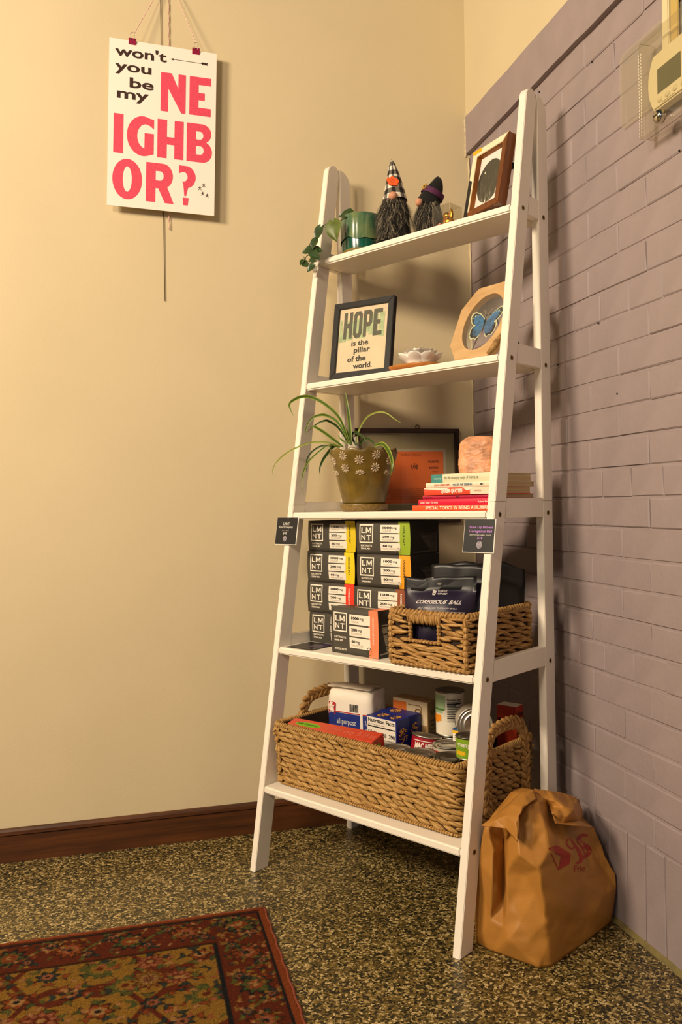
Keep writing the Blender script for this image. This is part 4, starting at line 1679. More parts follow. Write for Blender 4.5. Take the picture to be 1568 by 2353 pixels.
def build_butterfly_frame():
    W, H = .176, .204
    yaw, lean = math.radians(-10), math.radians(24)
    root = on_shelf('butterfly_frame', 'octagonal pale wood frame with a blue butterfly behind oval glass', 'picture frame', .4235, .280, Z4 + .0072, yaw, lean)
    wood = stretch_mat('pale_maple', '#bb9564', '#d3b07e', (10, 60, 40), 0.45)
    cx, cz = W / 2, H / 2
    c1, c2 = .042, .052

    def corner(x, z, sx, sz):
        # notched, slightly hollow corner
        return [(x - sx * c1, z), (x - sx * c1 * .80, z - sz * .006), (x - sx * c1 * .25, z - sz * c2 * .72), (x - sx * .002, z - sz * c2 * .93), (x, z - sz * c2)]
    out = corner(W, H, 1, 1) + corner(W, 0, 1, -1)[::-1] + corner(0, 0, -1, -1) + corner(0, H, -1, 1)[::-1]
    hole = [(cx + 0.0605 * math.cos(a), cz + .0760 * math.sin(a)) for a in np.linspace(0, 2 * PI, 49)[:-1]]
    vs, fs = poly_geo([out, hole])
    bm = bmesh.new()
    add(bm, [(x, 0, z) for x, z in vs], fs)
    bmesh.ops.recalc_face_normals(bm, faces=bm.faces)
    r = bmesh.ops.extrude_face_region(bm, geom=bm.faces[:])
    bmesh.ops.translate(bm, verts=[e for e in r['geom'] if isinstance(e, bmesh.types.BMVert)], vec=(0, .016, 0))
    bmesh.ops.recalc_face_normals(bm, faces=bm.faces)
    obj('wooden_frame', bm, wood, root)
    for y in (.003, .0125):
        bm = bmesh.new()
        add(bm, [(a, y, b) for a, b in hole], [tuple(range(48))])
        obj('glass_pane', bm, glass_mat('oval_glass', (.92, .93, .92), 1.45, .04), root)
    # butterfly
    b = thing('mounted_butterfly', 'x', 'butterfly')
    bpy.data.objects.remove(b)
    blue = mat('blue_wing', '#2f6d9c', 0.45, nscale=110, namp=0.55)
    pale = mat('pale_wing_edge', '#d8dcae', 0.5, nscale=160, namp=0.15)
    dark = mat('dark_wing', '#101820', 0.5)
    upper = [(0, .004), (.006, .014), (.020, .026), (.036, .032), (.046, .030), (.047, .022), (.042, .010), (.034, .002), (.018, -.002), (.002, -.002)]
    lower = [(0, 0), (.018, -.001), (.034, .001), (.038, -.008), (.036, -.020), (.030, -.028), (.022, -.027), (.016, -.031), (.009, -.026), (.004, -.014)]
    for s in (-1, 1):
        w = None
        for nm, P, sc, mm, dy in (('fore_wing', upper, 1.0, pale, 0), ('hind_wing', lower, 1.0, pale, -.0005)):
            def place(p, k=1.0, d=0.0):
                cxp = sum(q[0] for q in P) / len(P)
                czp = sum(q[1] for q in P) / len(P)
                a = cxp + (p[0] - cxp) * k
                c = czp + (p[1] - czp) * k
                a *= 1.12
                return (cx + .003 + s * a, .0075 + dy - d - abs(a) * .06, cz - .004 + c * 1.28)
            bm = bmesh.new()
            add(bm, [place(p) for p in P], [tuple(range(len(P)))])
            w = obj(nm, bm, mm, root)
            bm = bmesh.new()
            add(bm, [place(p, .84, .0004) for p in P], [tuple(range(len(P)))])
            obj('wing_edge', bm, dark, w)
            bm = bmesh.new()
            inner = [((p[0] * .78), (p[1] * .78)) for p in P]
            add(bm, [(cx + .003 + s * a * 1.12, .0075 + dy - .0009 - abs(a) * .067, cz - .004 + c * 1.28) for a, c in inner], [tuple(range(len(P)))])
            obj('wing_panel', bm, blue, w)
            bm = bmesh.new()
            for (a, c, r_) in (((.033, .022, .0024), (.039, .018, .0018), (.026, .021, .0014), (.041, .025, .0014)) if nm == 'fore_wing' else ((.029, -.010, .0032), (.022, -.018, .0022), (.032, -.019, .0016), (.026, -.024, .0015), (.014, -.024, .0015))):
                pc = (cx + .003 + s * a * 1.12, .0075 + dy - .0014 - a * .067, cz - .004 + c * 1.28)
                add(bm, [(pc[0] + r_ * math.cos(t), pc[1], pc[2] + r_ * math.sin(t)) for t in np.linspace(0, 2 * PI, 11)[:-1]], [tuple(range(10))])
            q = obj('wing_spots', bm, dark if nm == 'hind_wing' else pale, w)
            q['kind'] = 'stuff'
    bm = bmesh.new()
    tube(bm, [(cx + .003, .0055, cz - .028), (cx + .003, .0048, cz - .012), (cx + .003, .0045, cz + .002), (cx + .003, .005, cz + .010)], [.0008, .0017, .0021, .0014], 8)
    obj('insect_body', bm, dark, root)
    for s in (-1, 1):
        bm = bmesh.new()
        tube(bm, smooth_path([(cx + .003, .005, cz + .009), (cx + .003 + s * .006, .005, cz + .024), (cx + .003 + s * .013, .005, cz + .036)], 4), .0006, 5)
        obj('antenna', bm, mat('pale_antenna', '#bfae8a', 0.5), root)
    # piece of driftwood glued to the lower right corner
    bm = bmesh.new()
    pts = smooth_path([(W * .80, -.002, .004), (W * .87, -.003, .018), (W * .92, -.003, .036), (W * .96, -.002, .052)], 5)
    tube(bm, pts, [.003 + .0050 * math.sin(PI * min(1, .12 + .8 * i / (len(pts) - 1))) for i in range(len(pts))], 10)
    obj('driftwood', bm, stretch_mat('driftwood', '#6d4c22', '#b08a4e', (30, 90, 90), 0.7), root)
    # wire easel behind
    e = on_shelf('wire_easel', 'black wire easel holding up the octagonal butterfly frame', 'easel', .4235, .280, Z4, yaw)
    bm = bmesh.new()
    y0 = .0165 + .002
    for xx in (W * .30, W * .74):
        tube(bm, [(xx, -.004, .004), (xx, -.003, .0015), (xx, .026, .0015), (xx, .037, .03), (xx + (.5 * W - xx) * .3, .083, .125)], .0015, 7)
    tube(bm, [(W * .36, .083, .125), (W * .67, .083, .125)], .0015, 7)
    tube(bm, [(W * .52, .083, .125), (W * .52 + .012, .118, .0015)], .0015, 7)
    tube(bm, [(W * .80, .066, .085), (W * .95, .116, .0015)], .0015, 7)
    tube(bm, [(W * .66, .083, .125), (W * .80, .066, .085)], .0015, 7)
    obj('wire', bm, M_BLACK, e)


build_butterfly_frame()


# ================================================================== THIRD SHELF
def ribbon(path, width, cam_n, thick_mid=True, tip=.02):
    """narrow grass-like leaf with a keel; returns bmesh with material 0 = centre, 1 = margin"""
    pts = smooth_path(path, 6)
    n = len(pts) - 1
    bm = bmesh.new()
    rows = []
    for i, p in enumerate(pts):
        t = i / n
        tan = (pts[min(n, i + 1)] - pts[max(0, i - 1)]).normalized()
        side = tan.cross(cam_n)
        side = side.normalized() if side.length > 1e-4 else Vector((1, 0, 0))
        nn = side.cross(tan).normalized()
        w = width * .5 * (min(1, .55 + 2.2 * t)) * (1 - max(0, (t - .45) / .55) ** 1.7 * .93)
        row = []
        for q in (-1, -.55, 0, .55, 1):
            row.append(bm.verts.new(p + side * (w * q) + nn * (.45 * w * abs(q))))
        rows.append(row)
    for A, B in zip(rows, rows[1:]):
        for j in range(4):
            f = bm.faces.new((A[j], A[j + 1], B[j + 1], B[j]))
            f.smooth = True
            f.material_index = 1 if j in (0, 3) else 0
    return bm


def build_spider_plant():
    u, v = .176, .262
    root = on_shelf('potted_spider_plant', 'spider plant in an olive ceramic pot with raised daisy flowers on the third shelf', 'potted plant', u, v, Z3)
    ol = mat('olive_glaze', '#6b561f', 0.28, nscale=26, namp=0.28, bump=0.25, bscale=120, coat=0.35)
    cam_a = math.atan2(-.80, .60)
    hb, H = .0195, .159

    def rim(a):
        return .0035 * math.cos(12 * (a - cam_a) + PI)
    bm = bmesh.new()
    prof = [(.0, hb), (.0545, hb), (.0562, hb + .004), (.0655, hb + .045), (.0745, hb + .082), (.0815, hb + .108), (.0868, hb + .128), (.0880, hb + .137), (.0870, hb + .1395), (.0835, hb + .1385), (.0800, hb + .118), (.07, hb + .112), (0, hb + .113)]
    lathe(bm, prof, 96, wob=lambda a, r, z: (r, z + (rim(a) if z > hb + .12 else 0)))
    obj('pot', bm, ol, root)
    bm = bmesh.new()
    lathe(bm, [(0, .0005), (.0565, .0005), (.0600, .004), (.0640, .0175), (.0630, .0192), (.0600, .0185), (.056, .012), (0, .012)], 64)
    obj('saucer', bm, mat('speckled_glaze', '#7c6330', 0.35, nscale=160, namp=0.35, coat=0.3), root)
    bm = bmesh.new()
    lathe(bm, [(.079, hb + .119), (.05, hb + .1225), (0, hb + .124)], 40)
    obj('potting_soil', bm, mat('dark_soil', '#1d140a', 0.95, bump=1.0, bscale=160), root)
    # daisies in relief
    pm = mat('pale_petal_glaze', '#b5a183', 0.35)

    def rad(z):
        for (r0, a), (r1, b) in zip(prof[1:8], prof[2:9]):
            if a <= z <= b:
                return r0 + (r1 - r0) * (z - a) / max(1e-6, b - a)
        return .087
    bm = bmesh.new()
    for k in range(9):
        a = 2 * PI * k / 9
        M = Matrix.Rotation(a, 3, 'Y')
        ellipsoid(bm, M @ Vector((.0066, 0, 0)), (.0040, .0020, .0018), 8, 6, M=M)
    for k in range(6):
        a = 2 * PI * k / 6
        ellipsoid(bm, (.0021 * math.cos(a), -.0006, .0021 * math.sin(a)), (.0011, .0013, .0011), 6, 4)
    me_full = bpy.data.meshes.new('daisy')
    bm.to_mesh(me_full)
    bm.free()
    me_full.materials.append(pm)
    bm = bmesh.new()
    for k in range(6):
        a = PI * (.08 + .84 * k / 5)
        M = Matrix.Rotation(-a, 3, 'Y')
        ellipsoid(bm, M @ Vector((.0066, 0, 0)), (.0040, .0020, .0018), 8, 6, M=M)
    ellipsoid(bm, (0, -.0004, -.0004), (.0028, .0014, .0012), 8, 6)
    me_half = bpy.data.meshes.new('daisy')
    bm.to_mesh(me_half)
    bm.free()
    me_half.materials.append(pm)
    for k in range(12):
        a = cam_a + math.radians(-3) + k * PI / 6
        for z, me in (((hb + .110), me_full), (hb + .0745, me_half)) if k % 2 == 0 else ((hb + .122, me_full), (hb + .091, me_full)):
            r = rad(z)
            sl = math.atan2(rad(min(z + .008, hb + .137)) - rad(z - .008), .016)
            o = obj('daisy', me, parent=root)
            o.location = (r * math.cos(a), r * math.sin(a), z)
            o.rotation_euler = (sl, 0, a + PI / 2)
            o.scale = (1.25, 1.25, 1.25)
    # leaves
    g0 = mat('spider_leaf_green', '#3f5c10', 0.4)
    g1 = mat('spider_leaf_margin', '#8f9a3e', 0.45)
    d0 = mat('spider_leaf_dark', '#1f3410', 0.4)
    paths = {
        'a': ([(804, 1021), (782, 963), (749, 930), (716, 913), (693, 912), (673, 921), (665.5, 931), (669, 943), (675, 956)], .25, .12, .0085, 0),
        'b': ([(806, 1021), (779, 973), (754, 956), (736, 954), (716, 963), (704.5, 983), (701, 1003)], .25, .185, .0075, 0),
        'c': ([(803, 1020), (779, 984), (759, 969.5), (746, 967), (726, 976), (706, 993.5)], .26, .20, .006, 2),
        'd': ([(789, 1027), (766, 1009), (742.6, 992), (721, 980), (713, 984)], .24, .19, .0085, 0),
        'e': ([(784, 1027), (759, 1018), (724, 1016), (693, 1024), (658, 1042), (636.5, 1062), (627, 1080.6), (628.5, 1095)], .24, .10, .0042, 1),
        'f': ([(782, 1028), (746, 1024), (722.7, 1034), (707.8, 1052), (704.5, 1069), (704.5, 1085)], .23, .185, .005, 2),
        'g': ([(780, 1027), (757.5, 1022.5), (729, 1042), (706, 1065.7), (696, 1092), (694.5, 1115), (698.7, 1137)], .23, .14, .0048, 0),
        'h': ([(776, 1024), (764, 1029), (753, 1042), (742.6, 1057), (736, 1074), (735, 1090.5)], .235, .175, .0075, 2),
        'i': ([(808, 1021), (804, 978), (800, 941), (793, 897)], .255, .25, .0095, 0),
        'j': ([(820, 1024), (824, 991.5), (843.5, 959), (870, 947), (890, 950.4), (908, 963.6), (922.7, 972)], .27, .29, .0045, 1),
        'k': ([(820, 1024), (808, 1003), (817, 994), (834.7, 1005), (846.4, 1021)], .265, .26, .0075, 2),
        'l': ([(826, 1024), (834.7, 1010.5), (846, 1007.6), (859.6, 1018), (862.6, 1027)], .28, .26, .0055, 2),
        'm': ([(862, 1024), (878, 1020), (889, 1029), (897.8, 1047), (901.6, 1067.8), (897.8, 1092.7)], .235, .165, .0105, 0),
        'n': ([(800, 1021), (790, 1014), (783, 1008), (776, 1000)], .26, .25, .005, 0),
        'o': ([(807, 1022), (800, 1000), (793, 985), (779, 975)], .255, .245, .008, 0)}
    off = Vector((u, v, Z3))
    cn = Vector((.60, -.80, .05))
    for k, (px, v0, v1, w, kind) in paths.items():
        n = len(px) - 1
        pts = [at_v(x, y, v0 + (v1 - v0) * min(1, i / n * 1.35)) - off for i, (x, y) in enumerate(px)]
        bm = ribbon(pts, w, cn)
        obj('leaf', bm, [[g0, g1], [g1, g1], [d0, g0]][kind], root)
    # white ceramic hand-shaped ornament behind the plant
    f = on_shelf('ceramic_ornament', 'white ceramic ornament half hidden behind the spider plant', 'ornament', .068, .352, Z3)
    pw = mat('matte_white_ceramic', '#cfc8b8', 0.5, bump=0.5, bscale=90)
    bm = bmesh.new()
    lathe(bm, [(0, .0005), (.030, .0005), (.034, .006), (.031, .05), (.036, .095), (.040, .118), (.036, .142), (.024, .156), (.015, .162), (0, .164)], 28, wob=lambda a, r, z: (r * (1 + .05 * math.cos(5 * a)), z))
    obj('base', bm, pw, f)
    for dx, dy, h_, r_ in ((-.010, -.004, .212, .0085), (.006, -.006, .203, .0078), (-.002, .008, .206, .008)):
        bm = bmesh.new()
        tube(bm, smooth_path([(dx * 1.3, dy, .150), (dx * 1.1, dy, .178), (dx, dy, h_ - .012), (dx * .9, dy, h_)], 4), [r_ * 1.2] * 4 + [r_] * 4 + [r_ * .9, r_ * .8, r_ * .7, r_ * .55, r_ * .3], 12)
        obj('finger', bm, pw, f)


build_spider_plant()


def build_books():
    pages = stretch_mat('book_pages', '#b39a6e', '#d0b98c', (4, 4, 900), 0.85)
    defs = [  # thickness, u0, u1, depth, colour, label, lettering
        (.0128, .3985, .6135, .196, '#e8501e', 'orange paperback with white block lettering at the bottom of the book stack',
         [("SPECIAL TOPICS IN BEING A HUMAN", .18, .985, .26, .86, '#f4e0c8', .02, 0), ('a queer and tender guide to things learned the hard way', .20, .97, .03, .17, '#6e1f0c', 0, 0)]),
        (.0137, .4170, .6125, .180, '#d4123c', 'red paperback second from the bottom of the stack',
         [('Death Taker: The book', .03, .29, .32, .62, '#f1d6cc', .02, 0), ('Roberts Baker', .84, .99, .36, .66, '#f1d6cc', .02, 0)]),
        (.0088, .4265, .6120, .186, '#b3103c', 'thin crimson paperback third from the bottom of the stack',
         [('otherwise', .03, .14, .25, .62, '#3d0614', .01, 0), ('tina', .50, .55, .3, .7, '#3d0614', .01, 0)]),
        (.0165, .4340, .6110, .178, '#e04a30', 'orange red hardback reading QUEER QUOTES with cream end on its spine',
         [('QUEER QUOTES', .27, .60, .16, .80, '#f6e6d2', .045, .12), ('FAVORITE', .78, .88, .38, .58, '#9a4a38', .0, 0)]),
        (.0112, .4390, .6130, .192, '#e9dcc0', 'cream paperback with orange and blue capitals beneath the top book',
         [('JOHN BERGER', .14, .39, .28, .72, '#cf4a2a', .03, 0), ('WAYS OF SEEING', .43, .73, .28, .72, '#5a6f86', .03, 0), ('BBC', .85, .90, .3, .66, '#2a2622', .03, 0)]),
        (.0190, .4530, .6120, .176, '#dcd9b6', 'pale green hardback with a teal end on top of the stack',
         [('the life-changing magic of tidying up', .22, .80, .30, .72, '#8d8a6c', .0, 0), ('marie', .05, .17, .36, .62, '#bcd6cc', .0, 0)])]
    z = Z3 + .0004
    v0 = .178
    cols = {}
    for i, (t, u0, u1, dep, col, label, letters) in enumerate(defs):
        b = on_shelf('book', label, 'book', u0, v0 + (.004 if i in (2, 5) else 0), z, group='books stacked under the salt lamp')
        W = u1 - u0
        cov = mat('book_cover', col, 0.45)
        bm = bmesh.new()
        ct = .0011 if t > .012 else .0006
        box(bm, 0, W, 0, dep, 0, ct, .0002, seg=1)
        box(bm, 0, W, 0, dep, t - ct, t, .0002, seg=1)
        # rounded spine
        n = 8
        P = [(-.0014 * math.sin(PI * k / n), t * k / n) for k in range(n + 1)]
        poly = P + [(ct, t), (ct, 0)]
        prism(bm, poly, 0, W, axis='x')
        obj('cover', bm, cov, b)
        bm = bmesh.new()
        box(bm, .0025, W - .0025, ct, dep - .003, ct, t - ct)
        obj('pages', bm, pages, b)
        y = -.0018
        if i == 3:
            bm = bmesh.new()
            rect(bm, W * .715, .0002, W, t - .0002, -.0016)
            obj('spine_panel', bm, mat('cream_spine', '#e6d3b6', 0.6), b)
            bm = bmesh.new()
            P = [(0, t * .98), (0, t * .86)] + [(W * q, t * (.86 - .22 * math.sin(PI * min(1, q / .42)) * (.6 if q < .2 else 1))) for q in np.linspace(.04, .36, 8)] + [(W * .40, t * .98)]
            add(bm, [(a, -.00155, c) for a, c in P], [tuple(range(len(P)))])
            P2 = [(W * .60, t * .98)] + [(W * q, t * (.98 - .42 * math.sin(PI * (q - .60) / .16))) for q in np.linspace(.62, .74, 7)] + [(W * .76, t * .98)]
            add(bm, [(a, -.0017, c) for a, c in P2], [tuple(range(len(P2)))])
            obj('printed_curve', bm, mat('pale_curve', '#efe2cc', 0.6), b)
        if i == 5:
            bm = bmesh.new()
            prism(bm, [(-.0006, .0001), (W * .19, .0001), (W * .19, t - .0001), (-.0006, t - .0001)], -.0018, -.0004)
            obj('spine_band', bm, mat('teal_spine', '#3f8a84', 0.5, nscale=50, namp=.2), b)
        for s, a0, a1, b0, b1, lc, bold, sh in letters:
            if lc not in cols:
                cols[lc] = mat('spine_lettering', lc, 0.6)
            bm = bmesh.new()
            text(bm, s, W * a0, t * b0, W * a1, t * b1, -.0021, bold=bold, shear=sh * .1)
            obj('spine_lettering', bm, cols[lc], b)
        z += t + .0003
    # salt lamp on the stack
    s = on_shelf('salt_lamp', 'rough pink orange salt block standing on top of the book stack', 'salt lamp', .5500, .2385, z + .0003, math.radians(15))
    m = mat('pink_salt', '#d79c74', 0.45, nscale=42, namp=0.34, bump=0.9, bscale=150, sss=0.35)
    nt = m.node_tree
    bm = bmesh.new()
    n, R = 80, 52
    H = .0835
    rings = []
    for i in range(R + 1):
        t = i / R
        z_ = H * t
        r = .0490 - .003 * t if t < .80 else .0466 - .020 * ((t - .80) / .20) ** 1.7
        if i == R:
            z_ = H
        ring = []
        for k in range(n):
            a = 2 * PI * k / n
            d = 1 + .050 * noise.noise((math.cos(a) * 1.3, math.sin(a) * 1.3, t * 1.6)) - .075 * abs(noise.noise((math.cos(a) * 3.1, math.sin(a) * 3.1, t * 4))) + .035 * abs(noise.noise((math.cos(a) * 9, math.sin(a) * 9, t * 11))) + .022 * noise.noise((math.cos(a) * 22, math.sin(a) * 22, t * 26))
            sq = 1 / max(abs(math.cos(a)) ** 4 + abs(math.sin(a)) ** 4, .3) ** .15
            ring.append(bm.verts.new((r * d * sq * math.cos(a), r * d * sq * .86 * math.sin(a), z_ + .002 * noise.noise((a, t * 4, 1)) * (0 if i == 0 else 1))))
        rings.append(ring)
    for A, B in zip(rings, rings[1:]):
        for k in range(n):
            f = bm.faces.new((A[k], A[(k + 1) % n], B[(k + 1) % n], B[k]))
            f.smooth = True
    bm.faces.new(rings[0][::-1])
    bm.faces.new(rings[-1])
    obj('salt_block', bm, m, s)


build_books()


def build_price_cards():
    def card(label, u0, u1, zt, zb, lines, disc, skew):
        zz = (zt + zb) / 2
        H = (zt - zb) / math.cos(math.atan(SLOPE))
        W = u1 - u0
        lean = math.atan(SLOPE)
        root = on_shelf('price_card', label, 'price card', u0, SLOPE * zb - .0052, zb, 0, lean)
        bm = bmesh.new()
        box(bm, 0, W, 0, .0028, 0, H, .0004, seg=1)
        obj('foam_board', bm, M_PRINTW, root)
        bm = bmesh.new()
        rect(bm, .0012, .0016, W - .0022, H - .0002, -.0003)
        obj('card_face', bm, mat('charcoal_card', '#16171a', 0.45), root)
        for s, a0, a1, b0, b1, c, bold in lines:
            bm = bmesh.new()
            text(bm, s, W * a0, H * (1 - b1), W * a1, H * (1 - b0), -.0007, bold=bold)
            obj('lettering', bm, mat('card_ink', c, 0.6), root)
        bm = bmesh.new()
        cx, cz, r = W * disc[0], H * (1 - disc[1]), H * disc[2]
        add(bm, [(cx + r * .86 * math.cos(a), -.0007, cz + r * math.sin(a)) for a in np.linspace(0, 2 * PI, 25)[:-1]], [tuple(range(24))])
        obj('printed_emblem', bm, mat('silver_disc', '#8d8790', 0.5, nscale=180, namp=.6), root)
        bm = bmesh.new()
        for q in (.45, .82):
            rect(bm, W * q, H - .0022, W * (q + .14), H - .0008, -.0006)
        obj('clear_tape', bm, mat('tape_glint', '#4d4c49', 0.15), root)
    lc = '#bdb9b0'
    card('small black price card taped to the left leg listing electrolytes for forty-five dollars', -.0315, .0495, .8865, .8150,
         [('LMNT', .32, .62, .18, .29, lc, .02), ('Electrolytes', .15, .78, .31, .43, lc, .02), ('30ct Box', .28, .62, .46, .50, '#8f8b83', .01), ('$45', .34, .54, .53, .64, lc, .03)], (.46, .78, .105), 0)
    pv = '#b07ac8'
    card('black price card with purple lettering taped at the right leg under the third shelf', .5660, .6455, .8815, .8095,
         [('Tune Up Fitness', .16, .92, .20, .30, pv, .025), ('Coregeous Ball', .17, .90, .315, .42, pv, .025), ('self-massage tool', .20, .87, .445, .495, '#cfc9c0', .01), ('$16', .45, .62, .52, .61, pv, .03)], (.53, .76, .115), 0)


build_price_cards()


# ================================================================== SECOND SHELF
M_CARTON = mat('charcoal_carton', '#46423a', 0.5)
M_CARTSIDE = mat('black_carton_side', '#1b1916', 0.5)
M_CARTW = mat('carton_white', '#ebe2d0', 0.55)
_carton = {}
GEO_M = poly_geo([[(0, 0), (.20, 0), (.20, .62), (.44, .12), (.56, .12), (.80, .62), (.80, 0), (1, 0), (1, 1), (.80, 1), (.50, .40), (.20, 1), (0, 1)]])


def carton(label, u, v, z, W, D, H, tall, band, flavor, fl_white, group, yaw=0.0):
    root = on_shelf('drink_mix_carton', label, 'carton', u, v, z, yaw, group=group)
    key = (W, D, H, tall)
    bulge = .0035 if not tall else .0015

    def warp(x, y, zz):
        # cardboard faces bow out a little
        q = math.sin(PI * max(0, min(1, zz / H)))
        e = 1 - abs(2 * x / W - 1) ** 4
        if y < D * .5:
            return (x + (.0022 * q if x > W * .5 else -.0022 * q) * (abs(2 * x / W - 1) ** 6), y - bulge * q * e, zz)
        return (x, y, zz)
    if key not in _carton:
        bm = bmesh.new()
        nx, nz = 12, 8
        g = [[bm.verts.new(warp(W * i / nx, 0, H * j / nz)) for j in range(nz + 1)] for i in range(nx + 1)]
        for i in range(nx):
            for j in range(nz):
                f = bm.faces.new((g[i][j], g[i + 1][j], g[i + 1][j + 1], g[i][j + 1]))
                f.smooth = True
        bk = [[bm.verts.new((W * i, D, H * j)) for j in (0, 1)] for i in (0, 1)]
        fs = [bm.faces.new((bk[0][0], bk[0][1], bk[1][1], bk[1][0])),
              bm.faces.new([g[0][j] for j in range(nz + 1)] + [bk[0][1], bk[0][0]]),
              bm.faces.new([g[nx][j] for j in range(nz, -1, -1)] + [bk[1][0], bk[1][1]]),
              bm.faces.new([g[i][nz] for i in range(nx + 1)] + [bk[1][1], bk[0][1]]),
              bm.faces.new([g[i][0] for i in range(nx, -1, -1)] + [bk[0][0], bk[1][0]])]
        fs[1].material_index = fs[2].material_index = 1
        body = bpy.data.meshes.new('carton_body')
        bm.to_mesh(body)
        bm.free()
        body.materials.append(M_CARTON)
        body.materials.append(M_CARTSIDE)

        def panel_T(s, t):
            return (W * s, H * (1 - t))
        wbm = bmesh.new()

        def wrect(b_, s0, s1, t0, t1, d):
            n = 4
            x0, x1 = W * s0, W * s1
            zz0, zz1 = H * (1 - t1), H * (1 - t0)
            for i in range(n):
                for j in range(n):
                    P = []
                    for a, c in ((i, j), (i + 1, j), (i + 1, j + 1), (i, j + 1)):
                        p = warp(x0 + (x1 - x0) * a / n, 0, zz0 + (zz1 - zz0) * c / n)
                        P.append((p[0], p[1] - d, p[2]))
                    add(b_, P, [(0, 1, 2, 3)])

        def wtext(b_, s, s0, s1, t0, t1, d, bold=.02, rot=0):
            x0, x1 = W * s0, W * s1
            zz0, zz1 = H * (1 - t1), H * (1 - t0)

            def fn(a, c):
                if rot:
                    a, c = c, 1 - a
                p = warp(x0 + (x1 - x0) * a, 0, zz0 + (zz1 - zz0) * c)
                return (p[0], p[1] - d, p[2])
            geo = text_geo(s, bold)
            if s == '\u041c':
                geo = GEO_M
            flat(b_, geo, fn)
        if tall:
            L = dict(fr=(.055, .350, .105, .525), tx=(.095, .30), el=(.07, .325, .625, .665), dm=(.07, .26, .695, .735), pan=(.405, .845), ts=((.125, .335), (.37, .59), (.62, .845)), tk=.012)
        else:
            L = dict(fr=(.067, .337, .09, .665), tx=(.105, .30), el=(.09, .31, .715, .77), dm=(.09, .27, .81, .865), pan=(.475, .835), ts=((.105, .345), (.38, .61), (.645, .885)), tk=.012)
        s0, s1, t0, t1 = L['fr']
        bw = .0032
        sw, tw = bw / W, bw / H
        for r in ((s0, s1, t0, t0 + tw), (s0, s1, t1 - tw, t1), (s0, s0 + sw, t0, t1), (s1 - sw, s1, t0, t1)):
            wrect(wbm, *r, .0004)
        a0, a1 = L['tx']
        mid = (t0 + t1) / 2
        hgt = (t1 - t0)
        aw = a1 - a0
        wtext(wbm, 'L', a0, a0 + aw * .36, t0 + hgt * .16, mid - hgt * .04, .0004, .022)
        wtext(wbm, '\u041c', a0 + aw * .46, a1, t0 + hgt * .16, mid - hgt * .04, .0004, .0)
        wtext(wbm, 'N', a0, a0 + aw * .42, mid + hgt * .06, t1 - hgt * .15, .0004, .022)
        wtext(wbm, 'T', a0 + aw * .54, a1, mid + hgt * .06, t1 - hgt * .15, .0004, .022)
        wtext(wbm, 'ELECTROLYTE', *L['el'], .0004, .03)
        wtext(wbm, 'DRINK MIX', *L['dm'], .0004, .03)
        if tall:
            wtext(wbm, '30 STICK PACKS', .07, .33, .885, .925, .0004, .03)
        logo = bpy.data.meshes.new('printed_logo')
        wbm.to_mesh(logo)
        wbm.free()
        logo.materials.append(M_CARTW)
        pans = []
        for (ta, tb), big, small in zip(L['ts'], ('1000 mg', '200 mg', '60 mg'), ('SODIUM', 'POTASSIUM', 'MAGNESIUM')):
            b_ = bmesh.new()
            p0, p1 = L['pan']
            wrect(b_, p0, p1, ta, tb, .0009)
            k = tb - ta
            n_faces = len(b_.faces)
            wtext(b_, big.split()[0], p0 + .045, p0 + (.21 if big[0] == '1' else .17 if big[0] == '2' else .125), ta + k * .22, ta + k * .52, .0013, .035)
            wtext(b_, 'mg', p0 + (.225 if big[0] == '1' else .185 if big[0] == '2' else .14), p0 + (.305 if big[0] == '1' else .265 if big[0] == '2' else .22), ta + k * .32, ta + k * .58, .0013, .01)
            b_.faces.ensure_lookup_table()
            for f in b_.faces[n_faces:]:
                f.material_index = 1
            n2 = len(b_.faces)
            wtext(b_, small, p0 + .045, p0 + (.20, .255, .285)[len(pans)], ta + k * .64, ta + k * .84, .0013, 0)
            b_.faces.ensure_lookup_table()
            for f in b_.faces[n2:]:
                f.material_index = 2
            me = bpy.data.meshes.new('dose_panel')
            b_.to_mesh(me)
            b_.free()
            for mm in (M_CARTW, M_PRINTK, mat('grey_caption', '#b7aea0', 0.6)):
                me.materials.append(mm)
            pans.append(me)
        _carton[key] = (body, logo, pans, wrect, wtext)
    body, logo, pans, wrect, wtext = _carton[key]
    obj('carton_body', body, parent=root)
    obj('printed_logo', logo, parent=root)
    bmat = mat('flavor_band', band, 0.5)
    bm = bmesh.new()
    b0 = .812 if tall else .80
    wrect(bm, b0, .9985, .003, .997, .0006)
    if tall:     # band wraps over the lid
        add(bm, [(W * b0, 0, H + .0005), (W, 0, H + .0005), (W, D, H + .0005), (W * b0, D, H + .0005)], [(0, 1, 2, 3)])
    obj('flavor_band', bm, bmat, root)
    for me in pans:
        obj('dose_panel', me, parent=root)
    bm = bmesh.new()
    bw_ = 1 - b0
    wtext(bm, flavor, b0 + bw_ * .42, b0 + bw_ * .56, .14, .72, .0010, .02, rot=1)
    obj('flavor_lettering', bm, M_CARTW if fl_white else M_PRINTK, root)
    if flavor not in ('LEMONADE SALT', 'WATERMELON SALT'):
        bm = bmesh.new()
        cx, cz, r = W * (b0 + .012), H * (.135 if tall else .12), H * (.085 if tall else .10)
        for k in range(9):
            a = 2 * PI * k / 9
            P = []
            for aa, rr in ((a, r), (a + .45, r), (a + .45, r * .86), (a, r * .86)):
                P.append((cx + rr * math.cos(aa) * .8, -bulge - .0014, cz + rr * math.sin(aa)))
            add(bm, P, [(0, 1, 2, 3)])
        add(bm, [(cx - r * .4, -bulge - .0014, cz - r * .66), (cx - r * .30, -bulge - .0014, cz - r * .70), (cx + r * .4, -bulge - .0014, cz + r * .66), (cx + r * .30, -bulge - .0014, cz + r * .70)], [(0, 1, 2, 3)])
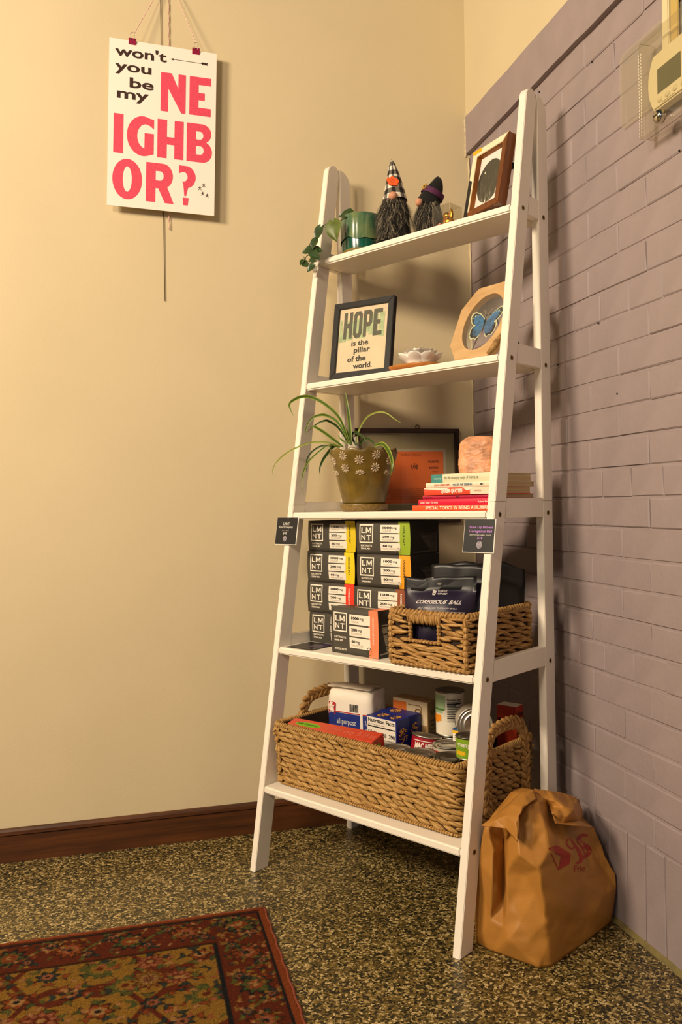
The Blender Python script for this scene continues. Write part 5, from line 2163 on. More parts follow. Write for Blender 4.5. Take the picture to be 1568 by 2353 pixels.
        obj('printed_badge', bm, M_PRINTK, root)
    # nutrition panel on the right side
    bm = bmesh.new()
    y0, y1 = D * .13, D * .92
    z0, z1 = (H * .07, H * .70) if tall else (H * .06, H * .62)
    x = W + .0006
    add(bm, [(x, y0, z0), (x, y1, z0), (x, y1, z1), (x, y0, z1)], [(0, 1, 2, 3)], 0)
    for k in range(11):
        zz = z1 - (z1 - z0) * (.05 + .085 * k)
        hgt = (z1 - z0) * (.035 if k in (0, 3, 8) else .018)
        for a, b in (((.05, .95),) if k in (0, 3, 8) else ((.05, .30 + .04 * (k % 4)), (.72, .93))):
            add(bm, [(x + .0003, y0 + (y1 - y0) * a, zz - hgt), (x + .0003, y0 + (y1 - y0) * b, zz - hgt), (x + .0003, y0 + (y1 - y0) * b, zz), (x + .0003, y0 + (y1 - y0) * a, zz)], [(0, 1, 2, 3)], 1)
    npn = obj('nutrition_panel', bm, [mat('panel_paper', '#a39a86' if tall else '#4a443a', 0.6), M_PRINTK], root)
    npn['kind'] = 'stuff'
    if tall:
        bm = bmesh.new()
        zz = H + .0007
        add(bm, [(W * .40, .018, zz), (W * .80, .018, zz), (W * .80, D * .72, zz), (W * .34, D * .72, zz)], [(0, 1, 2, 3)])
        obj('lid_print', bm, mat('lid_white', '#b9b09a', 0.6), root)
        bm = bmesh.new()
        add(bm, [(W * .16, .045, zz), (W * .34, .045, zz), (W * .34, D * .9, zz), (W * .16, D * .9, zz)], [(0, 1, 2, 3)])
        obj('lid_print', bm, mat('lid_red', '#b8391c', 0.6), root)
    return root


def build_cartons():
    g = 'drink mix cartons on the second shelf'
    zt = Z2 + .0006
    H = .0800
    dz = .0806
    W, D = .1665, .115
    for k, (du, dv, band, fl, wh, lab) in enumerate((
            (.0235, .208, '#8a8478', 'RAW SALT', True, 'charcoal drink mix carton at the bottom of the left column behind the coral banded one'),
            (.0200, .206, '#e5371c', 'WATERMELON SALT', True, 'charcoal drink mix carton with a red flavor band in the left column'),
            (.0215, .206, '#e8cd0e', 'LEMONADE SALT', False, 'charcoal drink mix carton with a yellow band second from the top of left column'),
            (.0245, .208, '#dcc20c', 'LEMONADE SALT', False, 'charcoal drink mix carton with a yellow band topmost of the left column'))):
        carton(lab, du, dv, zt + k * dz, W, D, H, False, band, fl, wh, g)
    for k, (du, dv, band, fl, wh, lab) in enumerate((
            (.2145, .176, '#8a8478', 'RAW SALT', True, 'charcoal drink mix carton at the bottom of right column hidden behind the front carton'),
            (.2150, .174, '#8f4a2a', 'MANGO CHILI', True, 'charcoal drink mix carton second from bottom of right column behind the purple pouch'),
            (.2245, .176, '#efa11a', 'ORANGE SALT', False, 'charcoal drink mix carton with an orange band in the right column'),
            (.2225, .178, '#93ad24', 'CITRUS SALT', False, 'charcoal drink mix carton with a green band topmost of the right column'))):
        carton(lab, du, dv, zt + k * dz, W, D, H, False, band, fl, wh, g)
    carton('taller charcoal drink mix carton with a coral band standing alone in front', .1800, .1265, zt, .1570, .042, .1125, True, '#f0845a', 'GRAPEFRUIT SALT', True, g, math.radians(-3))
    # flat flyer
    f = on_shelf('flyer', 'glossy black and purple flyer lying flat at the left end of second shelf', 'flyer', .0385, .104, Z2 + .0004, math.radians(2))
    bm = bmesh.new()
    box(bm, 0, .090, 0, .092, 0, .0016, .0003, seg=1)
    obj('sheet', bm, mat('glossy_black', '#131110', 0.2), f)
    bm = bmesh.new()
    add(bm, [(.040, .022, .0018), (.088, .030, .0018), (.088, .090, .0018), (.055, .090, .0018)], [(0, 1, 2, 3)])
    obj('purple_print', bm, mat('purple_print', '#3c2447', 0.3, nscale=60, namp=.4), f)
    bm = bmesh.new()
    for k in range(3):
        x0, z0 = .046, .034 + .010 * k
        flat(bm, text_geo(('SELF CARE', 'open daily', 'NEW')[k], .02), lambda a, b: (x0 + .036 * a, z0 + .006 * b, .0020))
    obj('lettering', bm, mat('grey_letter', '#8d8490', 0.5), f)


build_cartons()


# ---- woven baskets
def fibre_mat(name, c0, c1, c2):
    m = mat(name, c1, 0.62, spec=0.3)
    nt = m.node_tree
    b = nt.nodes['Principled BSDF']
    uv = nt.nodes.new('ShaderNodeUVMap')
    mp = nt.nodes.new('ShaderNodeMapping')
    mp.inputs['Scale'].default_value = (1.3, 11, 1)
    nz = nt.nodes.new('ShaderNodeTexNoise')
    nz.inputs['Scale'].default_value = 1.0
    nz.inputs['Detail'].default_value = 5
    cr = nt.nodes.new('ShaderNodeValToRGB')
    e = cr.color_ramp.elements
    e.new(.5)
    e[0].position, e[1].position, e[2].position = .28, .5, .74
    e[0].color, e[1].color, e[2].color = hexc(c0), hexc(c1), hexc(c2)
    bp = nt.nodes.new('ShaderNodeBump')
    bp.inputs['Strength'].default_value = .6
    bp.inputs['Distance'].default_value = .0012
    for l in ((uv.outputs['UV'], mp.inputs['Vector']), (mp.outputs['Vector'], nz.inputs['Vector']), (nz.outputs['Fac'], cr.inputs['Fac']), (cr.outputs['Color'], b.inputs['Base Color']), (nz.outputs['Fac'], bp.inputs['Height']), (bp.outputs['Normal'], b.inputs['Normal'])):
        nt.links.new(*l)
    return m


M_FIBRE = fibre_mat('water_hyacinth', '#6c4a20', '#ae8649', '#d2b077')
M_FIBRE2 = fibre_mat('coarse_hyacinth', '#5e3d1a', '#aa7f44', '#d6b37a')
M_GAP_SHADE = mat('basket_gap_shade', '#2c1a08', 0.9)  # shade put into the colour: dark shell added so gaps in the weave show dark


class Weave:
    """collects lens-shaped lengths of twisted fibre into one mesh with a uv map"""

    def __init__(self):
        self.v, self.f, self.uv = [], [], []

    def lump(self, c, tan, out, a, b, d, tilt=0.0, ns=6, na=6, pw=.75, twist=0.0):
        c, tan, out = Vector(c), Vector(tan).normalized(), Vector(out).normalized()
        up = out.cross(tan).normalized()
        if up.z < 0 and abs(up.z) > .2:
            up = -up
        t2 = tan * math.cos(tilt) + up * math.sin(tilt)
        u2 = -tan * math.sin(tilt) + up * math.cos(tilt)
        base = len(self.v)
        off = RND.uniform(0, 40)
        for i in range(ns + 1):
            t = -1 + 2 * i / ns
            s = max(0.06, (1 - t * t)) ** pw
            bow = .10 * d * (1 - t * t)
            for k in range(na):
                an = 2 * PI * k / na + twist * t
                self.v.append(c + t2 * (a * t) + u2 * (b * s * math.cos(an)) + out * (d * s * math.sin(an) + bow))
        for i in range(ns):
            for k in range(na):
                k2 = (k + 1) % na
                self.f.append((base + i * na + k, base + i * na + k2, base + (i + 1) * na + k2, base + (i + 1) * na + k))
                u0, u1 = off + i / ns, off + (i + 1) / ns
                w0, w1 = k / na, (k + 1) / na
                self.uv += [(u0, w0 + off), (u0, w1 + off), (u1, w1 + off), (u1, w0 + off)]
        self.f.append(tuple(base + k for k in range(na))[::-1])
        self.uv += [(off, 0)] * na
        self.f.append(tuple(base + ns * na + k for k in range(na)))
        self.uv += [(off, 0)] * na

    def build(self, name, m, parent):
        me = bpy.data.meshes.new(name)
        me.from_pydata([tuple(v) for v in self.v], [], self.f)
        ul = me.uv_layers.new(name='UVMap')
        ul.data.foreach_set('uv', [x for p in self.uv for x in p])
        me.materials.append(m)
        me.polygons.foreach_set('use_smooth', [True] * len(me.polygons))
        # outward normals
        bm = bmesh.new()
        bm.from_mesh(me)
        bmesh.ops.recalc_face_normals(bm, faces=bm.faces)
        bm.to_mesh(me)
        bm.free()
        return obj(name, me, parent=parent)


def perimeter(L, D, r=.012, step=.02, start=0.0):
    """points round a rectangle 0..L x 0..D: (x, y, tangent, outward)"""
    segs = [((0, 0), (1, 0), L, (0, -1)), ((L, 0), (0, 1), D, (1, 0)), ((L, D), (-1, 0), L, (0, 1)), ((0, D), (0, -1), D, (-1, 0))]
    out = []
    s = start
    for (p, t, ln, n) in segs:
        while s < ln:
            k = min(s, ln - s)
            nn = Vector((n[0], n[1], 0))
            tt = Vector((t[0], t[1], 0))
            if k < r:     # ease round the corner
                w = .5 * (1 - k / r)
                if s < ln / 2:
                    prev = Vector((-t[0], -t[1], 0))
                    nn = (nn * (1 - w) + prev * w).normalized()
                else:
                    nn = (nn * (1 - w) + tt * w).normalized()
                tt = Vector((-nn.y, nn.x, 0))
            inset = max(0, r - k) * .42
            out.append((p[0] + t[0] * s - nn.x * inset, p[1] + t[1] * s - nn.y * inset, tt, nn))
            s += step * RND.uniform(.93, 1.07)
        s -= ln
    return out


def basket_shell(root, L, D, H, flare, zb=.004):
    bm = bmesh.new()
    t = .008

    def ring(ins, z, fl):
        return [(-fl + ins, -fl + ins, z), (L + fl - ins, -fl + ins, z), (L + fl - ins, D + fl - ins, z), (-fl + ins, D + fl - ins, z)]
    P = ring(.002, zb, 0) + ring(.002, H, flare) + ring(t, H, flare) + ring(t, zb + .006, 0)
    Fc = [(3, 2, 1, 0), (12, 13, 14, 15)]
    for a in range(3):
        for k in range(4):
            k2 = (k + 1) % 4
            Fc.append((a * 4 + k, a * 4 + k2, a * 4 + 4 + k2, a * 4 + 4 + k))
    add(bm, P, Fc)
    bmesh.ops.recalc_face_normals(bm, faces=bm.faces)
    obj('shade_shell', bm, M_GAP_SHADE, root)


def build_small_basket():
    L, D, H = .2100, .262, .122
    u0, v0 = .3945, .0930
    root = on_shelf('woven_basket', 'coarse woven basket with a cut-out handle at the right of second shelf', 'basket', u0, v0, Z2)
    # cut-out window in the front wall
    wx0, wx1, wz0, wz1 = .058, .136, .060, .1005
    bm = bmesh.new()
    t = .007

    def wall(x0, x1, y0, y1, z0, z1):
        box(bm, x0, x1, y0, y1, z0, z1)
    wall(.002, L - .002, .002, D - .002, .003, .008)
    wall(.002, t, .002, D - .002, .008, H)
    wall(L - t, L - .002, .002, D - .002, .008, H)
    wall(t, L - t, D - t, D - .002, .008, H)
    wall(t, wx0, .003, t, .008, H)
    wall(wx1, L - t, .003, t, .008, H)
    wall(wx0, wx1, .003, t, .008, wz0)
    wall(wx0, wx1, .003, t, wz1, H)
    obj('shade_shell', bm, M_GAP_SHADE, root)  # added dark walls inside the weave, in place of shade between the strands
    rows = 8
    rh = (H - .012) / rows
    for r in range(rows):
        w = Weave()
        z = .011 + rh * (r + .5)
        st = .050
        tl = math.radians(-9 + RND.uniform(-5, 5))
        for ply in (0, 1):
            for (x, y, tt, nn) in perimeter(L, D, .014, st, st * .5 * ply + (st * .35 if r % 2 else 0)):
                if nn.y < -.7 and wx0 - .012 < x < wx1 + .012 and z > wz0 - .006:
                    continue
                dc = min(x, L - x) if abs(nn.y) > .7 else min(y, D - y)
                a = min(st * .66 * RND.uniform(.88, 1.1), max(.012, dc + .004))
                if nn.y < -.7 and z > wz0 - .006:
                    # keep clear of the window edges
                    lim = min(abs(x - wx0), abs(x - wx1))
                    a = min(a, max(.008, lim * .95))
                w.lump((x, y, z + RND.uniform(-.001, .001) + (.0025 if ply else -.0025)), tt, nn, a, rh * .42 * RND.uniform(.72, 1.08), .0080 * RND.uniform(.75, 1.2), tl + (.16 if ply else -.05) + RND.uniform(-.12, .12), twist=.5)
        w.build('woven_strand', M_FIBRE2, root)
    # rim and foot coils
    for nm, z, st, a, b, d in (('rim_coil', H, .0105, .0105, .0058, .0075), ('foot_coil', .0075, .0125, .0095, .0066, .0072)):
        w = Weave()
        for (x, y, tt, nn) in perimeter(L, D, .012, st):
            w.lump((x, y, z), tt, nn, a, b, d, math.radians(58 if nm == 'rim_coil' else 20) + RND.uniform(-.12, .12), ns=5)
        w.build(nm, M_FIBRE2, root)
    # corner wraps
    for cx, cy in ((.004, .002), (L - .004, .002), (L - .003, D - .003)):
        w = Weave()
        for k in range(8):
            z = .012 + k * (H - .02) / 8 + .006
            w.lump((cx, cy - .004, z), (0, 0, 1), Vector((cx - L / 2, cy - D / 2, 0)), .0098, .0062, .0068, RND.uniform(-.25, .25), ns=5)
        w.build('corner_wrap', M_FIBRE2, root)
    # bindings round the window
    w = Weave()
    n = 15
    for k in range(n):
        x = wx0 - .002 + (wx1 - wx0 + .004) * k / (n - 1)
        for dy, zz in ((-.004, 0), (.004, .001)):
            w.lump((x + RND.uniform(-.001, .001), .003 + dy, (wz1 + H) / 2 + .0015), (0, 0, 1), (0, -1, 0), .0155, .0042, .0068, math.radians(RND.uniform(-14, 6)), ns=6)
    w.build('handle_wrap', M_FIBRE2, root)
    w = Weave()
    for x in (wx0, wx1):
        for k in range(5):
            w.lump((x, .001, wz0 + (wz1 - wz0) * (k + .5) / 5), (0, 0, 1), (0, -1, 0), .0068, .0048, .0072, .35, ns=5)
    for k in range(9):
        w.lump((wx0 + (wx1 - wx0) * k / 8, .001, wz0), (1, 0, 0), (0, -1, 0), .0072, .0045, .0070, .35, ns=5)
    w.build('window_binding', M_FIBRE2, root)


build_small_basket()


def pouch(name, label, u, v, z, yaw, lean, W, H, bulge, mats, group, roll=0.0, sag=.0):
    """stand-up foil pouch with a flat sealed top; material 1 is the dark header strip"""
    root = on_shelf(name, label, 'pouch', u, v, z, yaw, lean, group)
    bm = bmesh.new()
    nx, nz = 18, 22
    sides = []
    rnd = random.Random(hash((round(u * 1000), round(v * 1000))) % 9999)
    sd = rnd.uniform(0, 50)

    def P(i, j, s):
        a = i / nx
        t = j / nz
        prof = math.sin(PI * min(1, t / .80)) ** .6 if t < .80 else 0
        low = .55 * (1 - t) ** 3
        edge = max(0, 1 - abs(2 * a - 1) ** 2.4)
        d = bulge * (prof + low) * edge
        wr = .0035 * noise.noise((a * 5 + sd, t * 4, s * 3.0)) * edge + .0016 * abs(noise.noise((a * 11 + sd, t * 3 + s, 7)))
        w = W * (1 - .05 * prof)
        x = (a - .5) * w
        zz = H * t + (sag * (2 * a - 1) ** 2 + .006 * noise.noise((a * 3 + sd, 4, 2))) * t
        return Vector((x * math.cos(roll) + 0 * zz, s * (d + .0007) + (wr if s < 0 else -wr) * .8, zz + x * math.sin(roll)))
    for s in (-1, 1):
        sides.append([[bm.verts.new(P(i, j, s)) for j in range(nz + 1)] for i in range(nx + 1)])
    for si, g in enumerate(sides):
        for i in range(nx):
            for j in range(nz):
                q = (g[i][j], g[i + 1][j], g[i + 1][j + 1], g[i][j + 1])
                f = bm.faces.new(q if si == 0 else q[::-1])
                f.smooth = True
                f.material_index = 1 if j >= nz * .80 else 0
    A, B = sides
    for j in range(nz):
        for i, rev in ((0, 0), (nx, 1)):
            q = (A[i][j], A[i][j + 1], B[i][j + 1], B[i][j])
            bm.faces.new(q if not rev else q[::-1])
    for i in range(nx):
        for j, rev in ((0, 1), (nz, 0)):
            q = (A[i][j], A[i + 1][j], B[i + 1][j], B[i][j])
            bm.faces.new(q if rev == 0 else q[::-1])
    tree = BVHTree.FromBMesh(bm)
    obj('pouch_body', bm, mats, root)
    return root, tree


def decal(root, tree, name, m, items, back=.0007):
    """print on a curved front: lettering cast on to the surface along +y"""
    bm = bmesh.new()
    for s, x0, z0, x1, z1, bold, sh in items:
        if isinstance(s, str):
            geo = text_geo(s, bold)
        else:
            geo = s

        def fn(a, b):
            x, z = x0 + (x1 - x0) * (a + sh * b), z0 + (z1 - z0) * b
            hit = tree.ray_cast(Vector((x, -.5, z)), Vector((0, 1, 0)))
            y = hit[0].y - back if hit[0] is not None else 0
            return (x, y, z)
        flat(bm, geo, fn)
    return obj(name, bm, m, root)


def build_pouches():
    pur = mat('purple_foil', '#19112b', 0.42, spec=0.5)
    head = mat('black_foil', '#0b0a0b', 0.42, spec=0.5)
    blk = mat('matte_black_foil', '#0d0c0b', 0.38, spec=0.4)
    wht = mat('pouch_print', '#cfc6c4', 0.5)
    g = 'massage ball pouches in the coarse basket'
    zb = Z2 + .0105
    r, tr = pouch('ball_pouch', 'dark purple massage ball pouch nearest the front of the coarse basket', .4900, .1480, zb + .026, math.radians(22), math.radians(7), .168, .162, .030, [pur, head], g, roll=math.radians(1.5))
    decal(r, tr, 'pouch_lettering', wht, [('COREGEOUS  BALL', -.052, .1005, .052, .1095, .03, .05), ('SELF MASSAGE THERAPY BALL', -.046, .0890, .044, .0925, .0, .02), ('MYOFASCIAL RELEASE - CORE ACTIVATION', -.040, .0815, .062, .0838, 0, 0), ('TUNE UP', -.004, .1275, .018, .1315, .02, 0), ('FITNESS', -.004, .1215, .018, .1255, .02, .1)])
    lg = poly_geo([[(0, 1), (.5, 1), (.5, .82), (1, .82), (.95, .2), (.75, 0), (.25, 0), (.05, .2), (.12, .55), (0, .75)], [(.30, .62), (.75, .62), (.75, .52), (.30, .52)], [(.30, .36), (.72, .36), (.72, .26), (.30, .26)]])
    decal(r, tr, 'printed_logo', wht, [(lg, -.0155, .1200, -.0065, .1325, 0, 0)])
    hole = poly_geo([arc(.5, .5, .5, .5, 0, 345, 20)])
    decal(r, tr, 'hang_hole', mat('hole_grey', '#77716a', 0.5), [(hole, -.006, .1430, .004, .1490, 0, 0)])
    r, tr = pouch('ball_pouch', 'dark purple massage ball pouch standing just behind the front one', .5180, .2020, zb + .016, math.radians(18), math.radians(4), .152, .196, .020, [pur, head], g)
    decal(r, tr, 'hang_hole', mat('hole_dark', '#050505', 0.5), [(hole, -.004, .170, .004, .178, 0, 0)])
    decal(r, tr, 'pouch_lettering', wht, [('COREGEOUS  BALL', -.052, .0805, .052, .0895, .03, .05)])
    r, tr = pouch('ball_pouch', 'large black pouch at the back right of the coarse basket', .5480, .2960, zb + .010, math.radians(52), math.radians(3), .150, .205, .038, [blk, head], g, sag=-.020)
    r, tr = pouch('ball_pouch', 'black pouch with a pointed corner standing between purple pouch and right leg', .5020, .2660, zb + .010, math.radians(28), math.radians(2), .135, .203, .018, [blk, head], g)


build_pouches()


# ================================================================== BOTTOM SHELF
BU, BV = .0360, .0735
BL, BD, BH = .5480, .300, .1520
FZ = Z1 + .0125          # level of the basket's inside floor


def build_big_basket():
    root = on_shelf('woven_basket', 'long woven hyacinth basket with two braided handles filling the bottom shelf', 'basket', BU, BV, Z1 + .0012)
    fl = .006
    basket_shell(root, BL, BD, BH, fl)
    rows = 11
    rh = (BH - .012) / rows
    for r in range(rows):
        w = Weave()
        z = .010 + rh * (r + .5)
        f = fl * z / BH
        st = .0330
        for (x, y, tt, nn) in perimeter(BL + 2 * f, BD + 2 * f, .014, st, (st * .5) * (r % 2) + RND.uniform(-.003, .003)):
            w.lump((x - f, y - f, z + RND.uniform(-.0008, .0008)), tt, nn, st * .68 * RND.uniform(.88, 1.16), rh * .55 * RND.uniform(.80, 1.12), .0074 * RND.uniform(.8, 1.25), math.radians(-13) + RND.uniform(-.10, .10), twist=.7)
        w.build('woven_strand', M_FIBRE, root)
    for nm, z, st, a, b, d, tl in (('rim_coil', BH, .0072, .0098, .0040, .0078, 62), ('foot_coil', .0052, .0070, .0058, .0036, .0055, 55)):
        w = Weave()
        f = fl * z / BH
        for (x, y, tt, nn) in perimeter(BL + 2 * f, BD + 2 * f, .014, st):
            w.lump((x - f, y - f, z), tt, nn, a, b, d, math.radians(tl) + RND.uniform(-.15, .15), ns=5)
        w.build(nm, M_FIBRE, root)
    # braided handles at both ends, running down the outside
    for side in (0, 1):
        w = Weave()
        xo = BL + .0105 if side else -.0105
        v0, v1 = .098, .262
        top = .205
        path = []
        zlow = .030
        path = [(v0 + .002, zlow), (v0, .08), (v0 + .001, .14), (v0 + .006, .170), (v0 + .028, .197), ((v0 + v1) / 2, top), (v1 - .028, .197), (v1 - .006, .170), (v1 - .001, .14), (v1, .08), (v1 - .002, zlow)]
        P = smooth_path([(xo if z < .16 else xo - (.004 if side else -.004) * (z - .16) / .07, y, z) for y, z in path], 9)
        # resample
        dist = [0]
        for a, b in zip(P, P[1:]):
            dist.append(dist[-1] + (b - a).length)
        tot = dist[-1]
        s = 0.0
        k = 0
        j = 0
        out = Vector((1 if side else -1, 0, 0))
        while s < tot:
            while j < len(dist) - 2 and dist[j + 1] < s:
                j += 1
            t = (s - dist[j]) / max(1e-6, dist[j + 1] - dist[j])
            p = P[j].lerp(P[j + 1], t)
            tan = (P[j + 1] - P[j]).normalized()
            lat = out.cross(tan).normalized()
            sg = 1 if k % 2 else -1
            ax = (tan * math.cos(.62) - lat * (math.sin(.62) * sg)).normalized()
            w.lump(p + lat * (sg * .0062), ax, out, .0165 * RND.uniform(.92, 1.08), .0078, .0078, 0.0, ns=6, pw=.6, twist=.3)
            s += .0092
            k += 1
        # tie-downs
        for v in (v0, v1):
            for q in range(3):
                w.lump((xo + (.006 if side else -.006), v, .105 + .012 * q), (0, .86, .5 if q % 2 else -.5), out, .016, .0030, .0034, 0, ns=6, pw=.3)
        w.build('handle', M_FIBRE2, root)


build_big_basket()


# ---- tins
def tin(label, u, v, z, R, H, yaw, tiltx=0.0, body='#a9a59a', lid_dark=False, marks=None, lid='end', group='tins in the long basket', rot=None):
    root = on_shelf('tin_can', label, 'can', u, v, z, yaw, 0, group)
    if rot is not None:
        root.rotation_euler = rot
    bm = bmesh.new()
    lathe(bm, [(R * .985, .0035), (R * .985, H * .33), (R * .982, H * .34), (R * .985, H * .35), (R * .985, H - .0035)], 40)
    obj('label_wrap', bm, mat('can_label', body, 0.35, spec=0.6), root)
    ms = mat('tin_steel', '#8a857a' if lid_dark else '#cdc8bc', 0.34, 1.0)
    bm = bmesh.new()
    lathe(bm, [(0, .002), (R * .90, .002), (R * .93, .0), (R * 1.015, .0), (R * 1.02, .0025), (R * .985, .004)], 40)
    obj('can_base', bm, ms, root)
    bm = bmesh.new()
    lathe(bm, [(R * .985, H - .004), (R * 1.02, H - .0028), (R * 1.02, H - .0006), (R * 1.005, H), (R * .95, H - .0004), (R * .93, H - .0042), (R * .86, H - .0042), (R * .84, H - .0030), (R * .80, H - .0030), (R * .78, H - .0042),
               (R * .62, H - .0042), (R * .60, H - .0032), (R * .56, H - .0032), (R * .54, H - .0044), (0, H - .0044)], 40)
    obj('can_lid', bm, ms, root)
    for m, items in (marks or []):
        bm = bmesh.new()
        for it in items:
            s, a0, a1, z0, z1 = it[:5]
            bold = it[5] if len(it) > 5 else .02
            rr = R * .985 + (.0004 if len(it) < 7 else it[6])
            if s is None:
                n = max(3, int((a1 - a0) / 6))
                for i in range(n):
                    aa, ab = math.radians(a0 + (a1 - a0) * i / n), math.radians(a0 + (a1 - a0) * (i + 1) / n)
                    add(bm, [(rr * math.cos(aa), rr * math.sin(aa), H * z0), (rr * math.cos(ab), rr * math.sin(ab), H * z0), (rr * math.cos(ab), rr * math.sin(ab), H * z1), (rr * math.cos(aa), rr * math.sin(aa), H * z1)], [(0, 1, 2, 3)])
            else:
                def fn(x, y):
                    an = math.radians(a0 + (a1 - a0) * x)
                    return (rr * math.cos(an), rr * math.sin(an), H * (z0 + (z1 - z0) * y))
                flat(bm, text_geo(s, bold), fn)
        obj('label_print', bm, m, root)
    return root


CAMA = -52       # bearing of the viewer in shelf-local degrees


def nutrition(a0, a1, z0, z1, fmt='can'):
    out = [('Nutrition Facts', a0 + 2, a1 - 2, z1 - .09 * (z1 - z0), z1 - .01, .03, .0009)]
    for k, (w, h) in enumerate(((1, .010), (1, .030), (.6, .02), (1, .012), (.7, .012), (.8, .012), (.5, .012), (.9, .012), (.6, .012), (1, .03), (.8, .012), (.7, .012))):
        zz = z1 - (z1 - z0) * (.14 + .07 * k)
        out.append((None, a0 + 2, a0 + 2 + (a1 - a0 - 4) * w, zz - h * .5, zz + h * .5, 0, .0009))
    return out


def build_pantry():
    red = mat('label_red', '#a3122a', 0.4)
    white = mat('label_white', '#e9e2d2', 0.45)
    black = M_PRINTK
    yellow = mat('label_yellow', '#e2b21c', 0.45)
    green = mat('label_green', '#8fb62e', 0.45)
    orange = mat('label_orange', '#e38a1c', 0.45)
    sage = mat('label_sage', '#9db98a', 0.45)
    # lower layer
    tin('plain steel tin lid just behind the front rim, left of the red label tin', .360, .150, FZ, .0340, .3430 - FZ, 0, body='#7c3a20')
    tin('tin with a dark red label and bold white capitals tilted towards the viewer', .3670, .2290, FZ + .008, .0365, .126, math.radians(4), body='#9a1226',
        marks=[(white, [('MAC NEED', CAMA - 48, CAMA + 40, .76, .88, .05), ('BEANS', CAMA - 36, CAMA + 30, .60, .72, .05), (None, CAMA - 60, CAMA + 60, .905, .92, 0)])],
        rot=(math.radians(-11), math.radians(3), YAW))
    tin('tin with a golden lid standing at the back beneath the tall white tin', .4050, .3220, FZ, .0365, .3450 - FZ, 0, body='#8a6a30')
    tin('tin with a ringed steel lid and red and white label in the middle of basket', .4500, .2320, FZ, .0365, .3500 - FZ, 0, body='#b9ae9a', marks=[(red, [(None, CAMA - 90, CAMA + 90, .80, .92, 0)])])
    tin('tin with a wide steel lid resting against the front rim, centre of basket', .4320, .1450, FZ, .0365, .3470 - FZ, 0, body='#8d8778')
    tin('tin with a dark flat lid at the front right corner of long basket', .5130, .1500, FZ, .0370, .3520 - FZ, 0, body='#6f695c', lid_dark=True)
    # upper layer
    t = tin('tall white tin with nutrition panel and green and orange print at the back', .3960, .3190, .3462, .0358, .1090, 0, body='#ddd6c2', lid_dark=True,
            marks=[(sage, [(None, CAMA - 92, CAMA - 22, .60, .93, 0), (None, CAMA - 92, CAMA - 34, .52, .60, 0)]), (orange, [(None, CAMA - 90, CAMA - 40, .34, .48, 0), (None, CAMA - 88, CAMA - 52, .30, .34, 0)]),
                   (mat('dark_green_print', '#4b7a3a', 0.45), [(None, CAMA - 92, CAMA - 26, .585, .625, 0, .0006)]),
                   (black, nutrition(CAMA - 16, CAMA + 48, .30, .86))])
    # large tin on its side, end towards the viewer
    R = .0405
    d = Vector((.60, -.76, .12)).normalized()
    q = Vector((0, 0, 1)).rotation_difference(SU * d.x + SV * d.y + Vector((0, 0, d.z)))
    o = tin('large tin lying on its side showing its ringed steel end, behind the right leg', .4800, .2900, .3975, R, .085, 0, body='#b8b0a0', rot=q.to_euler())
    tin('green tin with yellow label spots at the right end of the basket', .5520, .1680, .3525, .0290, .0500, 0, body='#7fa428', lid_dark=True,
        marks=[(yellow, [(None, CAMA - 70, CAMA - 20, .22, .40, 0), (None, CAMA + 5, CAMA + 40, .2, .42, 0)]), (white, [('green', CAMA - 60, CAMA - 14, .52, .74, .02), ('peas', CAMA - 8, CAMA + 30, .50, .72, .02)])])

    # ---- boxes
    def carton_box(name, label, u, v, z, W, D, H, yaw, mats, cat='box'):
        root = on_shelf(name, label, cat, u, v, z, yaw)
        bm = bmesh.new()
        box(bm, 0, W, 0, D, 0, H, .0008, seg=1)
        obj('box_body', bm, mats, root)
        return root
    # long red box lying in front
    L, D_, H_ = .272, .050, .030
    r = carton_box('pasta_box', 'long glossy red box lying along the front of the long basket', .0500, .0830, .3370, L, D_, H_, math.radians(6.5), mat('red_box', '#d2482c', 0.28, coat=.4))
    r.rotation_euler.x = math.radians(12)
    r.location.z -= .009
    gm = mat('lime_print', '#7ab51d', 0.4)
    dk = mat('dark_green', '#23531a', 0.4)
    pk = mat('pale_red_print', '#d86a52', 0.4)
    zt = H_ + .0004
    bm = bmesh.new()
    add(bm, [(.060 + .040 * math.cos(a), .026 + .011 * math.sin(a), zt) for a in np.linspace(0, 2 * PI, 25)[:-1]], [tuple(range(24))])
    obj('printed_oval', bm, gm, r)
    bm = bmesh.new()
    flat(bm, text_geo('Hill Country', .02), lambda a, b: (.028 + .064 * a, .020 + .012 * b, zt + .0003))
    obj('lettering', bm, dk, r)
    bm = bmesh.new()
    for x0, x1, s in ((.120, .165, 'spaghetti'), (.175, .225, 'no 5'), (.232, .268, '16 oz')):
        flat(bm, text_geo(s, .02), lambda a, b: (x0 + (x1 - x0) * a, .016 + .020 * b, zt))
    obj('lettering', bm, pk, r)
    bm = bmesh.new()
    add(bm, [(L + .0004, .024 + .009 * math.cos(a), .010 + .006 * math.sin(a)) for a in np.linspace(0, 2 * PI, 17)[:-1]], [tuple(range(16))])
    obj('printed_oval', bm, gm, r)
    # flour bag
    build_flour()
    # two blue boxes
    blue = mat('royal_blue_box', '#16267a', 0.38)
    gold = mat('golden_print', '#c98f2e', 0.5, nscale=300, namp=.6)
    hb = .385 - FZ
